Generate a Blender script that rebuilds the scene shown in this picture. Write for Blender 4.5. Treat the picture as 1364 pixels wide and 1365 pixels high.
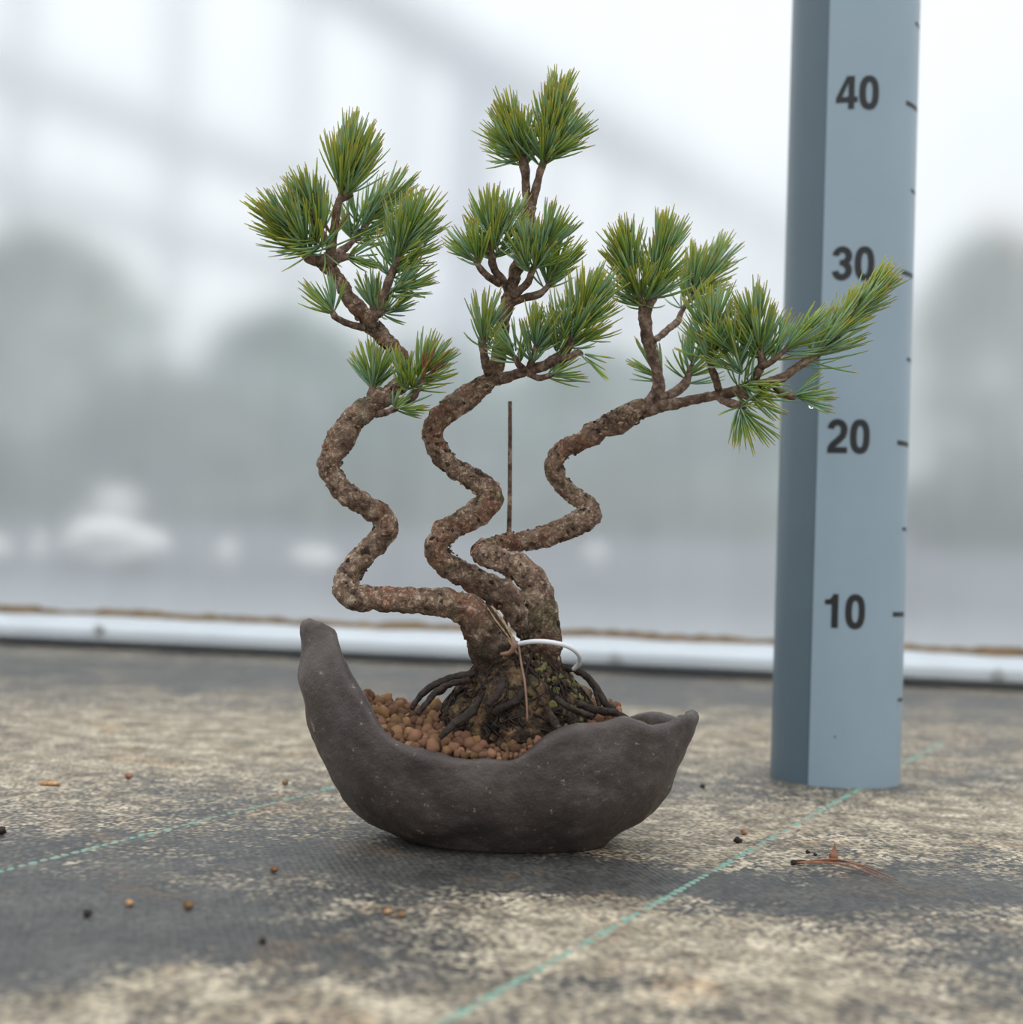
import bpy, bmesh, math, random
from mathutils import Vector, Matrix, noise

for o in list(bpy.data.objects):
    bpy.data.objects.remove(o)
SC = bpy.context.scene
COL = SC.collection
R = random.Random(7)

# ------------------------------------------------------------------ camera
F = 2000.0                       # focal length in pixels of the 1364 x 1365 frame
CX, CY = 682.0, 682.5
CAM_Z = 0.122
PITCH, ROLL = math.radians(1.95), math.radians(2.0)
fwd = Vector((0, math.cos(PITCH), math.sin(PITCH)))
r0 = Vector((1, 0, 0))
u0 = Vector((0, -math.sin(PITCH), math.cos(PITCH)))
right = r0 * math.cos(ROLL) + u0 * math.sin(ROLL)
up = u0 * math.cos(ROLL) - r0 * math.sin(ROLL)
cd = bpy.data.cameras.new('camera')
cam = bpy.data.objects.new('camera', cd)
COL.objects.link(cam)
cam.matrix_world = Matrix(((right.x, up.x, -fwd.x, 0), (right.y, up.y, -fwd.y, 0),
                           (right.z, up.z, -fwd.z, CAM_Z), (0, 0, 0, 1)))
cd.sensor_fit = 'HORIZONTAL'
cd.sensor_width = 36.0
cd.lens = F / 1364.0 * 36.0
cd.clip_start = 0.01
cd.clip_end = 300
cd.dof.use_dof = True
cd.dof.focus_distance = 0.655
cd.dof.aperture_fstop = 8.0
SC.camera = cam
CAM = Vector((0, 0, CAM_Z))

# ------------------------------------------------------------------ overcast sky and exposure
W = bpy.data.worlds.new('overcast_sky')
SC.world = W
W.use_nodes = True
nt = W.node_tree
nt.nodes.clear()
tc = nt.nodes.new('ShaderNodeTexCoord')
sx = nt.nodes.new('ShaderNodeSeparateXYZ')
mr = nt.nodes.new('ShaderNodeMapRange')
mr.inputs['From Min'].default_value = 0.0
mr.inputs['From Max'].default_value = 1.0
mr.inputs['To Min'].default_value = 1.02
mr.inputs['To Max'].default_value = 2.3
bg = nt.nodes.new('ShaderNodeBackground')
bg.inputs['Color'].default_value = (0.93, 0.97, 1.0, 1)
wo = nt.nodes.new('ShaderNodeOutputWorld')
nt.links.new(tc.outputs['Generated'], sx.inputs[0])
nt.links.new(sx.outputs['Z'], mr.inputs['Value'])
nt.links.new(mr.outputs[0], bg.inputs['Strength'])
nt.links.new(bg.outputs[0], wo.inputs['Surface'])

vs = SC.view_settings
vs.view_transform = 'Standard'
vs.look = 'None'
vs.gamma = 1.0
vs.use_curve_mapping = False
vs.exposure = -0.08


# ------------------------------------------------------------------ pixel helpers (a pixel gives a direction)
def ray(px, py):
    return right * ((px - CX) / F) + up * ((CY - py) / F) + fwd


def at(px, py, d):
    return CAM + ray(px, py) * d


def on_y(px, py, Y):
    v = ray(px, py)
    return CAM + v * (Y / v.y)


def ground(px, py, z=0.0):
    v = ray(px, py)
    return CAM + v * ((z - CAM_Z) / v.z)


def lerp_table(tab, x):
    if x <= tab[0][0]:
        return tab[0][1]
    for (a, va), (b, vb) in zip(tab, tab[1:]):
        if x <= b:
            return va + (vb - va) * (x - a) / (b - a) if b > a else vb
    return tab[-1][1]


def smooth_table(tab, x):
    """monotone-ish smooth interpolation of a table"""
    n = len(tab)
    if x <= tab[0][0]:
        return tab[0][1]
    if x >= tab[-1][0]:
        return tab[-1][1]
    for i in range(n - 1):
        if x <= tab[i + 1][0]:
            break
    x0, y0 = tab[i]
    x1, y1 = tab[i + 1]
    h = x1 - x0
    d = (y1 - y0) / h
    m0 = d if i == 0 else 0.5 * (d + (y0 - tab[i - 1][1]) / (x0 - tab[i - 1][0]))
    m1 = d if i == n - 2 else 0.5 * (d + (tab[i + 2][1] - y1) / (tab[i + 2][0] - x1))
    t = (x - x0) / h
    return ((2 * t**3 - 3 * t**2 + 1) * y0 + (t**3 - 2 * t**2 + t) * h * m0
            + (-2 * t**3 + 3 * t**2) * y1 + (t**3 - t**2) * h * m1)


# ------------------------------------------------------------------ materials
def srgb(r, g, b):
    def c(v):
        v /= 255.0
        return v / 12.92 if v <= 0.04045 else ((v + 0.055) / 1.055) ** 2.4
    return (c(r), c(g), c(b), 1)


class NT:
    def __init__(self, name):
        self.m = bpy.data.materials.new(name)
        self.m.use_nodes = True
        self.t = self.m.node_tree
        self.t.nodes.clear()
        self.out = self.t.nodes.new('ShaderNodeOutputMaterial')
        self.tc = None

    def n(self, kind, **kw):
        nd = self.t.nodes.new('ShaderNode' + kind)
        for k, v in kw.items():
            if k.startswith('_'):
                setattr(nd, k[1:], v)
            else:
                nd.inputs[k.replace('__', ' ')].default_value = v
        return nd

    def l(self, a, b):
        self.t.links.new(a, b)

    def coord(self, which='Object'):
        if self.tc is None:
            self.tc = self.n('TexCoord')
        return self.tc.outputs[which]

    def noise(self, scale, detail=4, rough=0.55, dist=0.0, vec=None, dim='3D'):
        nd = self.n('TexNoise', Scale=scale, Detail=detail, Roughness=rough, Distortion=dist)
        self.l(vec if vec is not None else self.coord(), nd.inputs['Vector'])
        return nd.outputs[0]

    def ramp(self, fac, stops, interp='LINEAR'):
        nd = self.n('ValToRGB')
        cr = nd.color_ramp
        cr.interpolation = interp
        while len(cr.elements) < len(stops):
            cr.elements.new(0.5)
        for e, (p, c) in zip(cr.elements, stops):
            e.position = p
            e.color = c if len(c) == 4 else (*c, 1)
        self.l(fac, nd.inputs[0])
        return nd.outputs[0]

    def math(self, op, a, b=None, c=None):
        nd = self.n('Math', _operation=op)
        for i, v in enumerate((a, b, c)):
            if v is None:
                continue
            if isinstance(v, (int, float)):
                nd.inputs[i].default_value = v
            else:
                self.l(v, nd.inputs[i])
        return nd.outputs[0]

    def mix(self, fac, a, b):
        nd = self.n('Mix', _data_type='RGBA')
        for v, s in ((fac, nd.inputs[0]), (a, nd.inputs[6]), (b, nd.inputs[7])):
            if isinstance(v, (int, float)):
                s.default_value = v
            elif isinstance(v, (tuple, list)):
                s.default_value = v if len(v) == 4 else (*v, 1)
            else:
                self.l(v, s)
        return nd.outputs[2]

    def principled(self, color, rough=0.7, bump=None, bstr=0.3, bdist=0.001, spec=None, **kw):
        p = self.n('BsdfPrincipled')
        if isinstance(color, (tuple, list)):
            p.inputs['Base Color'].default_value = color if len(color) == 4 else (*color, 1)
        else:
            self.l(color, p.inputs['Base Color'])
        if isinstance(rough, (int, float)):
            p.inputs['Roughness'].default_value = rough
        else:
            self.l(rough, p.inputs['Roughness'])
        if spec is not None:
            p.inputs['Specular IOR Level'].default_value = spec
        for k, v in kw.items():
            p.inputs[k.replace('__', ' ')].default_value = v
        if bump is not None:
            b = self.n('Bump', Strength=bstr, Distance=bdist)
            self.l(bump, b.inputs['Height'])
            self.l(b.outputs[0], p.inputs['Normal'])
        self.l(p.outputs[0], self.out.inputs['Surface'])
        return p


M = {}


def simple(name, color, rough=0.7, var=0.25, scale=60, bstr=0.2, bdist=0.001, spec=None, **kw):
    t = NT(name)
    nz = t.noise(scale, 5)
    c = color[:3]
    col = t.ramp(nz, [(0.3, tuple(v * (1 - var) for v in c)), (0.7, tuple(min(1, v * (1 + var)) for v in c))])
    t.principled(col, rough, nz, bstr, bdist, spec, **kw)
    M[name] = t.m
    return t.m


def mat_bark():
    t = NT('bark')
    co = t.coord()
    big = t.noise(55, 3, 0.6, 0.6)
    mid = t.noise(190, 5, 0.65, 0.4)
    fine = t.noise(620, 4, 0.7)
    c1 = t.ramp(mid, [(0.30, srgb(64, 52, 45)), (0.42, srgb(138, 112, 96)), (0.54, srgb(178, 150, 128)),
                      (0.68, srgb(222, 200, 176))])
    red = t.ramp(big, [(0.5, (0, 0, 0)), (0.62, (1, 1, 1))])
    c2 = t.mix(t.math('MULTIPLY', red, 0.5), c1, srgb(172, 116, 90))
    mossn = t.noise(38, 4, 0.6, 0.5, vec=None)
    mp = t.n('Mapping')
    mp.inputs['Location'].default_value = (3.1, 1.7, 5.2)
    t.l(co, mp.inputs['Vector'])
    mossn = t.noise(45, 5, 0.65, 0.3, vec=mp.outputs[0])
    mossf = t.ramp(mossn, [(0.55, (0, 0, 0)), (0.66, (1, 1, 1))])
    c3 = t.mix(t.math('MULTIPLY', mossf, 0.55), c2, srgb(98, 96, 58))
    wv = t.n('VectorMath', _operation='ADD')
    wn_ = t.n('TexNoise', Scale=260, Detail=4, Roughness=0.7)
    t.l(co, wn_.inputs['Vector'])
    ws = t.n('VectorMath', _operation='SCALE')
    ws.inputs['Scale'].default_value = 0.012
    t.l(wn_.outputs['Color'], ws.inputs[0])
    t.l(co, wv.inputs[0])
    t.l(ws.outputs[0], wv.inputs[1])
    crack = t.n('TexVoronoi', Scale=300, _feature='DISTANCE_TO_EDGE')
    t.l(wv.outputs[0], crack.inputs['Vector'])
    ck = t.ramp(crack.outputs[0], [(0.0, (0.35, 0.32, 0.3)), (0.16, (1, 1, 1))])
    mul = t.n('Mix', _data_type='RGBA', _blend_type='MULTIPLY')
    mul.inputs[0].default_value = 0.38
    t.l(c3, mul.inputs[6])
    t.l(ck, mul.inputs[7])
    h = t.math('ADD', t.math('MULTIPLY', mid, 0.8), t.math('MULTIPLY', fine, 0.4))
    h = t.math('ADD', h, t.math('MULTIPLY', t.math('MINIMUM', crack.outputs[0], 0.2), 1.6))
    # dark lichen spots
    mp2 = t.n('Mapping')
    mp2.inputs['Location'].default_value = (7.7, 2.2, 1.9)
    t.l(co, mp2.inputs['Vector'])
    dk = t.ramp(t.noise(150, 5, 0.7, 0.2, vec=mp2.outputs[0]), [(0.58, (0, 0, 0)), (0.66, (1, 1, 1))])
    cc = t.mix(t.math('MULTIPLY', dk, 0.6), mul.outputs[2], srgb(44, 38, 33))
    # bark turns dark brown towards the foot of the trunks
    sz = t.n('SeparateXYZ')
    t.l(co, sz.inputs[0])
    ft = t.math('ADD', sz.outputs['Z'], t.math('MULTIPLY', t.math('SUBTRACT', t.noise(110, 5, 0.7), 0.5), 0.05))
    ftr = t.ramp(t.math('MULTIPLY', ft, 5.0), [(0.40, (0.85, 0.85, 0.85)), (0.50, (0, 0, 0))])
    cc = t.mix(ftr, cc, srgb(46, 38, 32))
    t.principled(cc, 0.85, h, 1.0, 0.0028, 0.3)
    M['bark'] = t.m
    t = NT('bark_flake')
    g = t.n('NewGeometry')
    c = t.ramp(g.outputs['Random Per Island'], [(0.0, srgb(46, 40, 34)), (0.35, srgb(78, 64, 54)), (0.55, srgb(104, 100, 66)), (0.7, srgb(126, 104, 86)), (1.0, srgb(164, 140, 118))])
    t.principled(c, 0.9, t.noise(500, 3), 0.4, 0.001, 0.2)
    M['bark_flake'] = t.m


def mat_twig():
    t = NT('twig_bark')
    mid = t.noise(300, 5, 0.65, 0.3)
    c = t.ramp(mid, [(0.3, srgb(54, 42, 36)), (0.5, srgb(112, 90, 78)), (0.72, srgb(172, 150, 132))])
    t.principled(c, 0.8, mid, 0.9, 0.0015, 0.3)
    M['twig_bark'] = t.m


def mat_needle():
    t = NT('needle')
    at_ = t.n('Attribute', _attribute_name='along')
    rn = t.n('Attribute', _attribute_name='tone')
    base = t.ramp(at_.outputs['Fac'], [(0.0, srgb(158, 168, 100)), (0.15, srgb(142, 180, 102)), (0.72, srgb(170, 198, 104)),
                                       (0.90, srgb(192, 198, 90)), (1.0, srgb(232, 204, 112))])
    blue = t.ramp(at_.outputs['Fac'], [(0.0, srgb(160, 180, 130)), (0.25, srgb(160, 196, 168)), (0.78, srgb(180, 210, 168)),
                                       (1.0, srgb(190, 172, 84))])
    c = t.mix(t.ramp(rn.outputs['Fac'], [(0.5, (0, 0, 0)), (0.72, (1, 1, 1))]), base, blue)
    yel = t.ramp(rn.outputs['Fac'], [(0.05, (1, 1, 1)), (0.30, (0, 0, 0))])
    c = t.mix(t.math('MULTIPLY', yel, 0.55), c, srgb(204, 200, 92))
    p = t.principled(c, 0.42, spec=0.45)
    tr = t.n('BsdfTranslucent')
    t.l(c, tr.inputs['Color'])
    mx = t.n('MixShader')
    mx.inputs[0].default_value = 0.46
    t.l(p.outputs[0], mx.inputs[1])
    t.l(tr.outputs[0], mx.inputs[2])
    t.l(mx.outputs[0], t.out.inputs['Surface'])
    M['needle'] = t.m


def mat_pot():
    t = NT('pot_clay')
    big = t.noise(45, 6, 0.65, 0.1)
    fine = t.noise(900, 3, 0.7)
    c = t.ramp(big, [(0.3, srgb(58, 49, 46)), (0.55, srgb(73, 64, 60)), (0.75, srgb(90, 81, 76))])
    v = t.n('TexNoise', Scale=260, Detail=5, Roughness=0.7, Distortion=0.2)
    t.l(t.coord(), v.inputs['Vector'])
    sp = t.ramp(v.outputs[0], [(0.635, (0, 0, 0)), (0.68, (1, 1, 1))])
    c = t.mix(t.math('MULTIPLY', sp, 0.6), c, srgb(176, 160, 140))
    sm = t.noise(130, 6, 0.7, 0.1)
    smf = t.ramp(sm, [(0.52, (0, 0, 0)), (0.75, (1, 1, 1))])
    c = t.mix(t.math('MULTIPLY', smf, 0.4), c, srgb(112, 102, 94))
    h = t.math('ADD', t.math('MULTIPLY', t.noise(120, 4, 0.6), 1.0), t.math('MULTIPLY', fine, 0.25))
    rr = t.math('ADD', t.math('MULTIPLY', sm, 0.3), 0.36)
    t.principled(c, rr, h, 0.7, 0.0016, 0.4)
    M['pot_clay'] = t.m


def mat_pellet(name, a, b, c):
    t = NT(name)
    inf = t.n('ObjectInfo')
    nz = t.noise(420, 5, 0.65)
    c1 = t.ramp(nz, [(0.32, a), (0.52, b), (0.7, c)])
    vv = t.n('HueSaturation')
    t.l(c1, vv.inputs['Color'])
    mr_ = t.n('MapRange')
    mr_.inputs['To Min'].default_value = 0.45
    mr_.inputs['To Max'].default_value = 1.3
    t.l(inf.outputs['Random'], mr_.inputs['Value'])
    t.l(mr_.outputs[0], vv.inputs['Value'])
    t.principled(vv.outputs[0], 0.85, nz, 0.7, 0.0008, 0.25)
    M[name] = t.m


def mat_root():
    t = NT('root_soil')
    a = t.noise(120, 6, 0.7, 0.4)
    b = t.noise(420, 5, 0.7)
    c = t.ramp(a, [(0.34, srgb(28, 23, 20)), (0.46, srgb(62, 50, 40)), (0.56, srgb(112, 88, 64)), (0.72, srgb(164, 136, 100))])
    ms = t.noise(70, 5, 0.6, 0.6)
    mf = t.ramp(ms, [(0.56, (0, 0, 0)), (0.66, (1, 1, 1))])
    c = t.mix(t.math('MULTIPLY', mf, 0.5), c, srgb(104, 100, 68))
    t.principled(c, 0.85, t.math('ADD', a, b), 1.0, 0.003, 0.3)
    M['root_soil'] = t.m


WEAVE_ANG = math.radians(-24.0)     # the marker threads run 24 degrees right of the view axis


def mat_floor():
    t = NT('woven_ground_fabric')
    co = t.coord()
    wn = t.n('TexNoise', Scale=14.0, Detail=6, Roughness=0.65)
    t.l(co, wn.inputs['Vector'])
    sub = t.n('VectorMath', _operation='SUBTRACT')
    sub.inputs[1].default_value = (0.5, 0.5, 0.5)
    t.l(wn.outputs['Color'], sub.inputs[0])
    sc = t.n('VectorMath', _operation='SCALE')
    sc.inputs['Scale'].default_value = 0.11
    t.l(sub.outputs[0], sc.inputs[0])
    wc = t.n('VectorMath', _operation='ADD')
    t.l(co, wc.inputs[0])
    t.l(sc.outputs[0], wc.inputs[1])

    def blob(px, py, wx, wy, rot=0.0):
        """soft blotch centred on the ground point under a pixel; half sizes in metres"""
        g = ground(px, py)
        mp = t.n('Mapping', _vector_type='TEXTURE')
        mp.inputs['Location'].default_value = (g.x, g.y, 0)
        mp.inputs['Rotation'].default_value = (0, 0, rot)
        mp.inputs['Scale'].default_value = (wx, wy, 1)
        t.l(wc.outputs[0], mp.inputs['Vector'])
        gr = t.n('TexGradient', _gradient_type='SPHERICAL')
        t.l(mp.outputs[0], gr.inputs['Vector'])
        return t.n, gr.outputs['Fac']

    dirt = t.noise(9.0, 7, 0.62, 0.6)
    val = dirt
    for px, py, wx, wy, rot, w in STAINS_AND_SHADE:
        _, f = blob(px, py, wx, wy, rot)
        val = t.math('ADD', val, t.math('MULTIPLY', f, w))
    val = t.math('ADD', val, t.math('MULTIPLY', t.math('SUBTRACT', t.noise(40, 6, 0.7, 0.3), 0.5), 0.75))
    fine = t.noise(160, 5, 0.7)
    val2 = t.math('ADD', val, t.math('MULTIPLY', t.math('SUBTRACT', fine, 0.5), 0.75))
    # weave: rotated coordinates, tapes about 2 mm wide
    mp = t.n('Mapping')
    mp.inputs['Rotation'].default_value = (0, 0, -WEAVE_ANG)
    t.l(co, mp.inputs['Vector'])
    sp = t.n('SeparateXYZ')
    t.l(mp.outputs[0], sp.inputs[0])
    k = 2 * math.pi / 0.0034
    wx = t.math('SINE', t.math('MULTIPLY', sp.outputs['X'], k))
    wy = t.math('SINE', t.math('MULTIPLY', sp.outputs['Y'], k * 0.8))
    weave = t.math('MULTIPLY', wx, wy)
    w01 = t.math('ADD', t.math('MULTIPLY', weave, 0.5), 0.5)
    cell = t.n('CombineXYZ')
    t.l(t.math('FLOOR', t.math('MULTIPLY', sp.outputs['X'], 1 / 0.0017)), cell.inputs[0])
    t.l(t.math('FLOOR', t.math('MULTIPLY', sp.outputs['Y'], 0.8 / 0.0017)), cell.inputs[1])
    wnz = t.n('TexWhiteNoise', _noise_dimensions='2D')
    t.l(cell.outputs[0], wnz.inputs['Vector'])
    val2 = t.math('ADD', val2, t.math('MULTIPLY', t.math('SUBTRACT', wnz.outputs['Value'], 0.5), 0.28))
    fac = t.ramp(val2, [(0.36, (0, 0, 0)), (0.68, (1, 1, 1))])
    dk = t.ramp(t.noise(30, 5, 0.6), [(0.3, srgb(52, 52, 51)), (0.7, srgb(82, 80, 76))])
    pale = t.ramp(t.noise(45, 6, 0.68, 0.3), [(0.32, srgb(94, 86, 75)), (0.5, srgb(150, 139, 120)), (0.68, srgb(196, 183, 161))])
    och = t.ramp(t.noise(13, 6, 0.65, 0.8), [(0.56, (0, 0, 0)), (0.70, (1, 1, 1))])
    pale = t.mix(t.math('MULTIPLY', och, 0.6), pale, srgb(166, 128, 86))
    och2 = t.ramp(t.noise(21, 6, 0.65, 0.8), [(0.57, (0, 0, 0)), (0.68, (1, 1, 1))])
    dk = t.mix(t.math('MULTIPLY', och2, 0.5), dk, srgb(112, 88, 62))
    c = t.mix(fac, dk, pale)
    wmf = t.math('ADD', t.math('MULTIPLY', w01, 0.15), t.math('MULTIPLY', wnz.outputs['Value'], 0.85))
    wm = t.ramp(wmf, [(0.1, (0.52, 0.52, 0.54)), (0.55, (0.98, 0.98, 0.98)), (0.9, (1.4, 1.39, 1.36))])
    mul = t.n('Mix', _data_type='RGBA', _blend_type='MULTIPLY')
    mul.inputs[0].default_value = 1.0
    t.l(c, mul.inputs[6])
    t.l(wm, mul.inputs[7])
    h = t.math('ADD', t.math('MULTIPLY', w01, 0.3), t.math('ADD', t.math('MULTIPLY', fine, 0.8), t.math('MULTIPLY', wnz.outputs['Value'], 0.3)))
    rr = t.math('ADD', t.math('MULTIPLY', fac, 0.3), 0.5)
    t.principled(mul.outputs[2], rr, h, 0.7, 0.0012, 0.4)
    M['floor'] = t.m


# pale (+) and bare (-) blotches of the fabric: pixel, half sizes (m), rotation, weight
STAINS_AND_SHADE = [
    (250, 985, 0.34, 0.30, 0.2, 0.34),      # pale band across the left middle: wet sky sheen painted as colour
    (60, 1230, 0.17, 0.11, 0.0, -0.42),     # bare dark fabric at the left
    (250, 1130, 0.16, 0.10, 0.2, -0.24),
    (330, 1260, 0.05, 0.05, 0.0, -0.25),
    (560, 1260, 0.045, 0.075, 0.2, -0.40),  # dark tongue below the pot: wet fabric with pot shadow painted in
    (640, 1160, 0.12, 0.050, 0.0, -0.55),  # wet fabric and the pot's contact shadow, painted as one dark tone
    (870, 1172, 0.026, 0.030, 0.0, -0.50),
    (420, 1230, 0.05, 0.035, 0.3, 0.34),
    (330, 1330, 0.12, 0.035, 0.2, 0.36),
    (740, 1250, 0.08, 0.07, 0.0, 0.36),
    (1000, 1300, 0.13, 0.09, 0.0, 0.34),
    (1230, 1185, 0.11, 0.045, 0.0, -0.55),
    (1040, 1195, 0.05, 0.028, 0.0, -0.42),
    (1000, 1110, 0.14, 0.10, 0.0, 0.26),
    (1290, 1090, 0.14, 0.12, 0.0, 0.36),
    (950, 980, 0.25, 0.25, 0.0, 0.22),
    (760, 1320, 0.035, 0.02, 0.0, -0.35),
    (300, 895, 1.2, 0.40, 0.0, -0.22),
    (1000, 925, 1.0, 0.22, 0.0, -0.16),
    (1330, 1300, 0.05, 0.06, 0.0, -0.30),
]


def mat_film():
    """thin hazy polythene: partly see-through with slight scatter, partly a diffusing white haze"""
    t = NT('hazy_polythene')
    co = t.coord()
    mp = t.n('Mapping')
    mp.inputs['Scale'].default_value = (1.0, 1.0, 0.08)
    t.l(co, mp.inputs['Vector'])
    streak = t.noise(26, 4, 0.6, 0.2, vec=mp.outputs[0])
    cloud = t.noise(3.2, 4, 0.55, 0.4)
    sp = t.n('SeparateXYZ')
    t.l(co, sp.inputs[0])
    # dust that has settled along the bottom edge of the sheet
    low = t.n('MapRange', _interpolation_type='SMOOTHSTEP')
    low.inputs['From Min'].default_value = 0.03
    low.inputs['From Max'].default_value = 0.10
    low.inputs['To Min'].default_value = 0.26
    low.inputs['To Max'].default_value = 0.0
    t.l(sp.outputs['Z'], low.inputs['Value'])
    haze = t.math('ADD', t.math('MULTIPLY', t.math('SUBTRACT', streak, 0.5), 0.12),
                  t.math('MULTIPLY', t.math('SUBTRACT', cloud, 0.5), 0.24))
    haze = t.math('ADD', t.math('ADD', haze, low.outputs[0]), 0.47)
    haze = t.math('MINIMUM', t.math('MAXIMUM', haze, 0.2), 0.85)
    tr = t.n('BsdfTransparent')
    tl = t.n('BsdfTranslucent', Color=(0.90, 0.93, 0.95, 1))
    df = t.n('BsdfDiffuse', Color=(0.85, 0.88, 0.9, 1))
    mx0 = t.n('MixShader')
    mx0.inputs[0].default_value = 0.12
    t.l(tl.outputs[0], mx0.inputs[1])
    t.l(df.outputs[0], mx0.inputs[2])
    mx = t.n('MixShader')
    t.l(haze, mx.inputs[0])
    rf = t.n('BsdfRefraction', IOR=1.06, Roughness=FILM_ROUGH, Color=(1, 1, 1, 1))
    t.l((rf if FILM_ROUGH else tr).outputs[0], mx.inputs[1])
    t.l(mx0.outputs[0], mx.inputs[2])
    t.l(mx.outputs[0], t.out.inputs['Surface'])
    M['film'] = t.m


FILM_ROUGH = 0.54
mat_bark()
mat_twig()
mat_needle()
mat_pot()
mat_root()
mat_pellet('pellet', srgb(104, 72, 56), srgb(146, 106, 82), srgb(182, 144, 114))
mat_pellet('pellet_ochre', srgb(126, 92, 62), srgb(162, 124, 86), srgb(196, 162, 122))
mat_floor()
mat_film()
simple('soil', srgb(104, 74, 54), 0.9, 0.35, 500, 0.8, 0.001)
simple('dead_root', srgb(44, 35, 30), 0.7, 0.7, 350, 1.0, 0.0015, 0.3)
simple('dead_needle', srgb(134, 88, 64), 0.6, 0.25, 300, 0.3)
simple('pole_dark', srgb(74, 92, 103), 0.34, 0.03, 40, 0.03, 0.001, 0.5)
simple('pole_pale', srgb(136, 154, 166), 0.38, 0.03, 25, 0.03, 0.001, 0.5)
simple('ink', srgb(14, 15, 18), 0.5, 0.1, 100, 0.05)
simple('rail_white', srgb(188, 194, 199), 0.35, 0.06, 14, 0.1, 0.001, 0.5)
simple('moss_dirt', srgb(112, 92, 66), 0.95, 0.45, 90, 0.8, 0.004)
simple('bolt_metal', srgb(176, 180, 178), 0.45, 0.2, 200, 0.1, 0.001, Metallic=0.6)
simple('white_wire', srgb(214, 214, 218), 0.4, 0.04, 100, 0.05)
simple('copper_wire', srgb(122, 92, 74), 0.45, 0.15, 200, 0.1)
simple('stripped_wood', srgb(150, 124, 94), 0.8, 0.55, 500, 1.0, 0.001)
simple('moss', srgb(104, 100, 58), 0.95, 0.35, 400, 1.0, 0.002)
t_ = NT('green_thread')
oi_ = t_.n('ObjectInfo')
t_.principled(t_.mix(t_.ramp(oi_.outputs['Random'], [(0.1, (0, 0, 0)), (1.0, (0.75, 0.75, 0.75))]), srgb(104, 156, 140), srgb(136, 136, 122)), 0.6, t_.noise(900, 2), 0.3, 0.0004)
M['green_thread'] = t_.m
simple('outer_ground', srgb(74, 77, 82), 0.95, 0.3, 6, 0.5, 0.02)
simple('rock', srgb(226, 224, 220), 0.9, 0.1, 12, 0.4, 0.01)
simple('leaf_a', srgb(112, 132, 104), 0.6, 0.25, 3, 0.1)
simple('leaf_b', srgb(104, 136, 122), 0.6, 0.25, 3, 0.1)
simple('leaf_c', srgb(78, 94, 72), 0.6, 0.25, 3, 0.1)
simple('stem', srgb(92, 78, 64), 0.9, 0.2, 30, 0.4)
simple('frame_grey', srgb(226, 231, 234), 0.6, 0.04, 4, 0.05)
simple('sheet_white', srgb(236, 240, 243), 0.7, 0.02, 2, 0.05)
simple('sheet_lavender', srgb(210, 214, 230), 0.7, 0.03, 2, 0.05)
simple('red_paint', srgb(200, 90, 80), 0.5, 0.1, 20, 0.05)
t_ = NT('water')
t_.principled((1, 1, 1, 1), 0.02, **{'Transmission__Weight': 1.0, 'IOR': 1.33})
M['water'] = t_.m


# ------------------------------------------------------------------ object helpers
def link(name, me, mat=None, parent=None):
    o = bpy.data.objects.new(name, me)
    COL.objects.link(o)
    if mat is not None and me is not None:
        me.materials.append(M[mat] if isinstance(mat, str) else mat)
    if parent is not None:
        o.parent = parent
        o.matrix_parent_inverse = Matrix.Translation(-world_loc(parent))
    return o


LOC = {}


def world_loc(o):
    return Vector(LOC.get(o.name, (0, 0, 0)))


def empty(name, loc):
    o = bpy.data.objects.new(name, None)
    COL.objects.link(o)
    o.location = loc
    o.empty_display_size = 0.01
    LOC[o.name] = tuple(loc)
    return o


def tag(o, label=None, cat=None, group=None, kind=None):
    if label:
        o['label'] = label
    if cat:
        o['category'] = cat
    if group:
        o['group'] = group
    if kind:
        o['kind'] = kind
    return o


def mesh(name, verts, faces, smooth=True):
    me = bpy.data.meshes.new(name)
    me.from_pydata([tuple(v) for v in verts], [], faces)
    if smooth:
        me.polygons.foreach_set('use_smooth', [True] * len(me.polygons))
    me.update()
    return me


def fix_normals(me):
    bm = bmesh.new()
    bm.from_mesh(me)
    bmesh.ops.recalc_face_normals(bm, faces=bm.faces)
    bm.to_mesh(me)
    bm.free()
    return me


def catmull(pts, n_per):
    out = []
    n = len(pts)
    for i in range(n - 1):
        p0 = pts[max(i - 1, 0)]
        p1, p2 = pts[i], pts[i + 1]
        p3 = pts[min(i + 2, n - 1)]
        k = n_per if isinstance(n_per, int) else max(2, int((p2[0] - p1[0]).length / n_per))
        for j in range(k):
            t = j / k
            v = []
            for a, b, c, d in zip(p0, p1, p2, p3):
                v.append(0.5 * ((2 * b) + (c - a) * t + (2 * a - 5 * b + 4 * c - d) * t * t
                                + (3 * b - a - 3 * c + d) * t**3))
            out.append(tuple(v))
    out.append(tuple(pts[-1]))
    return out


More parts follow.
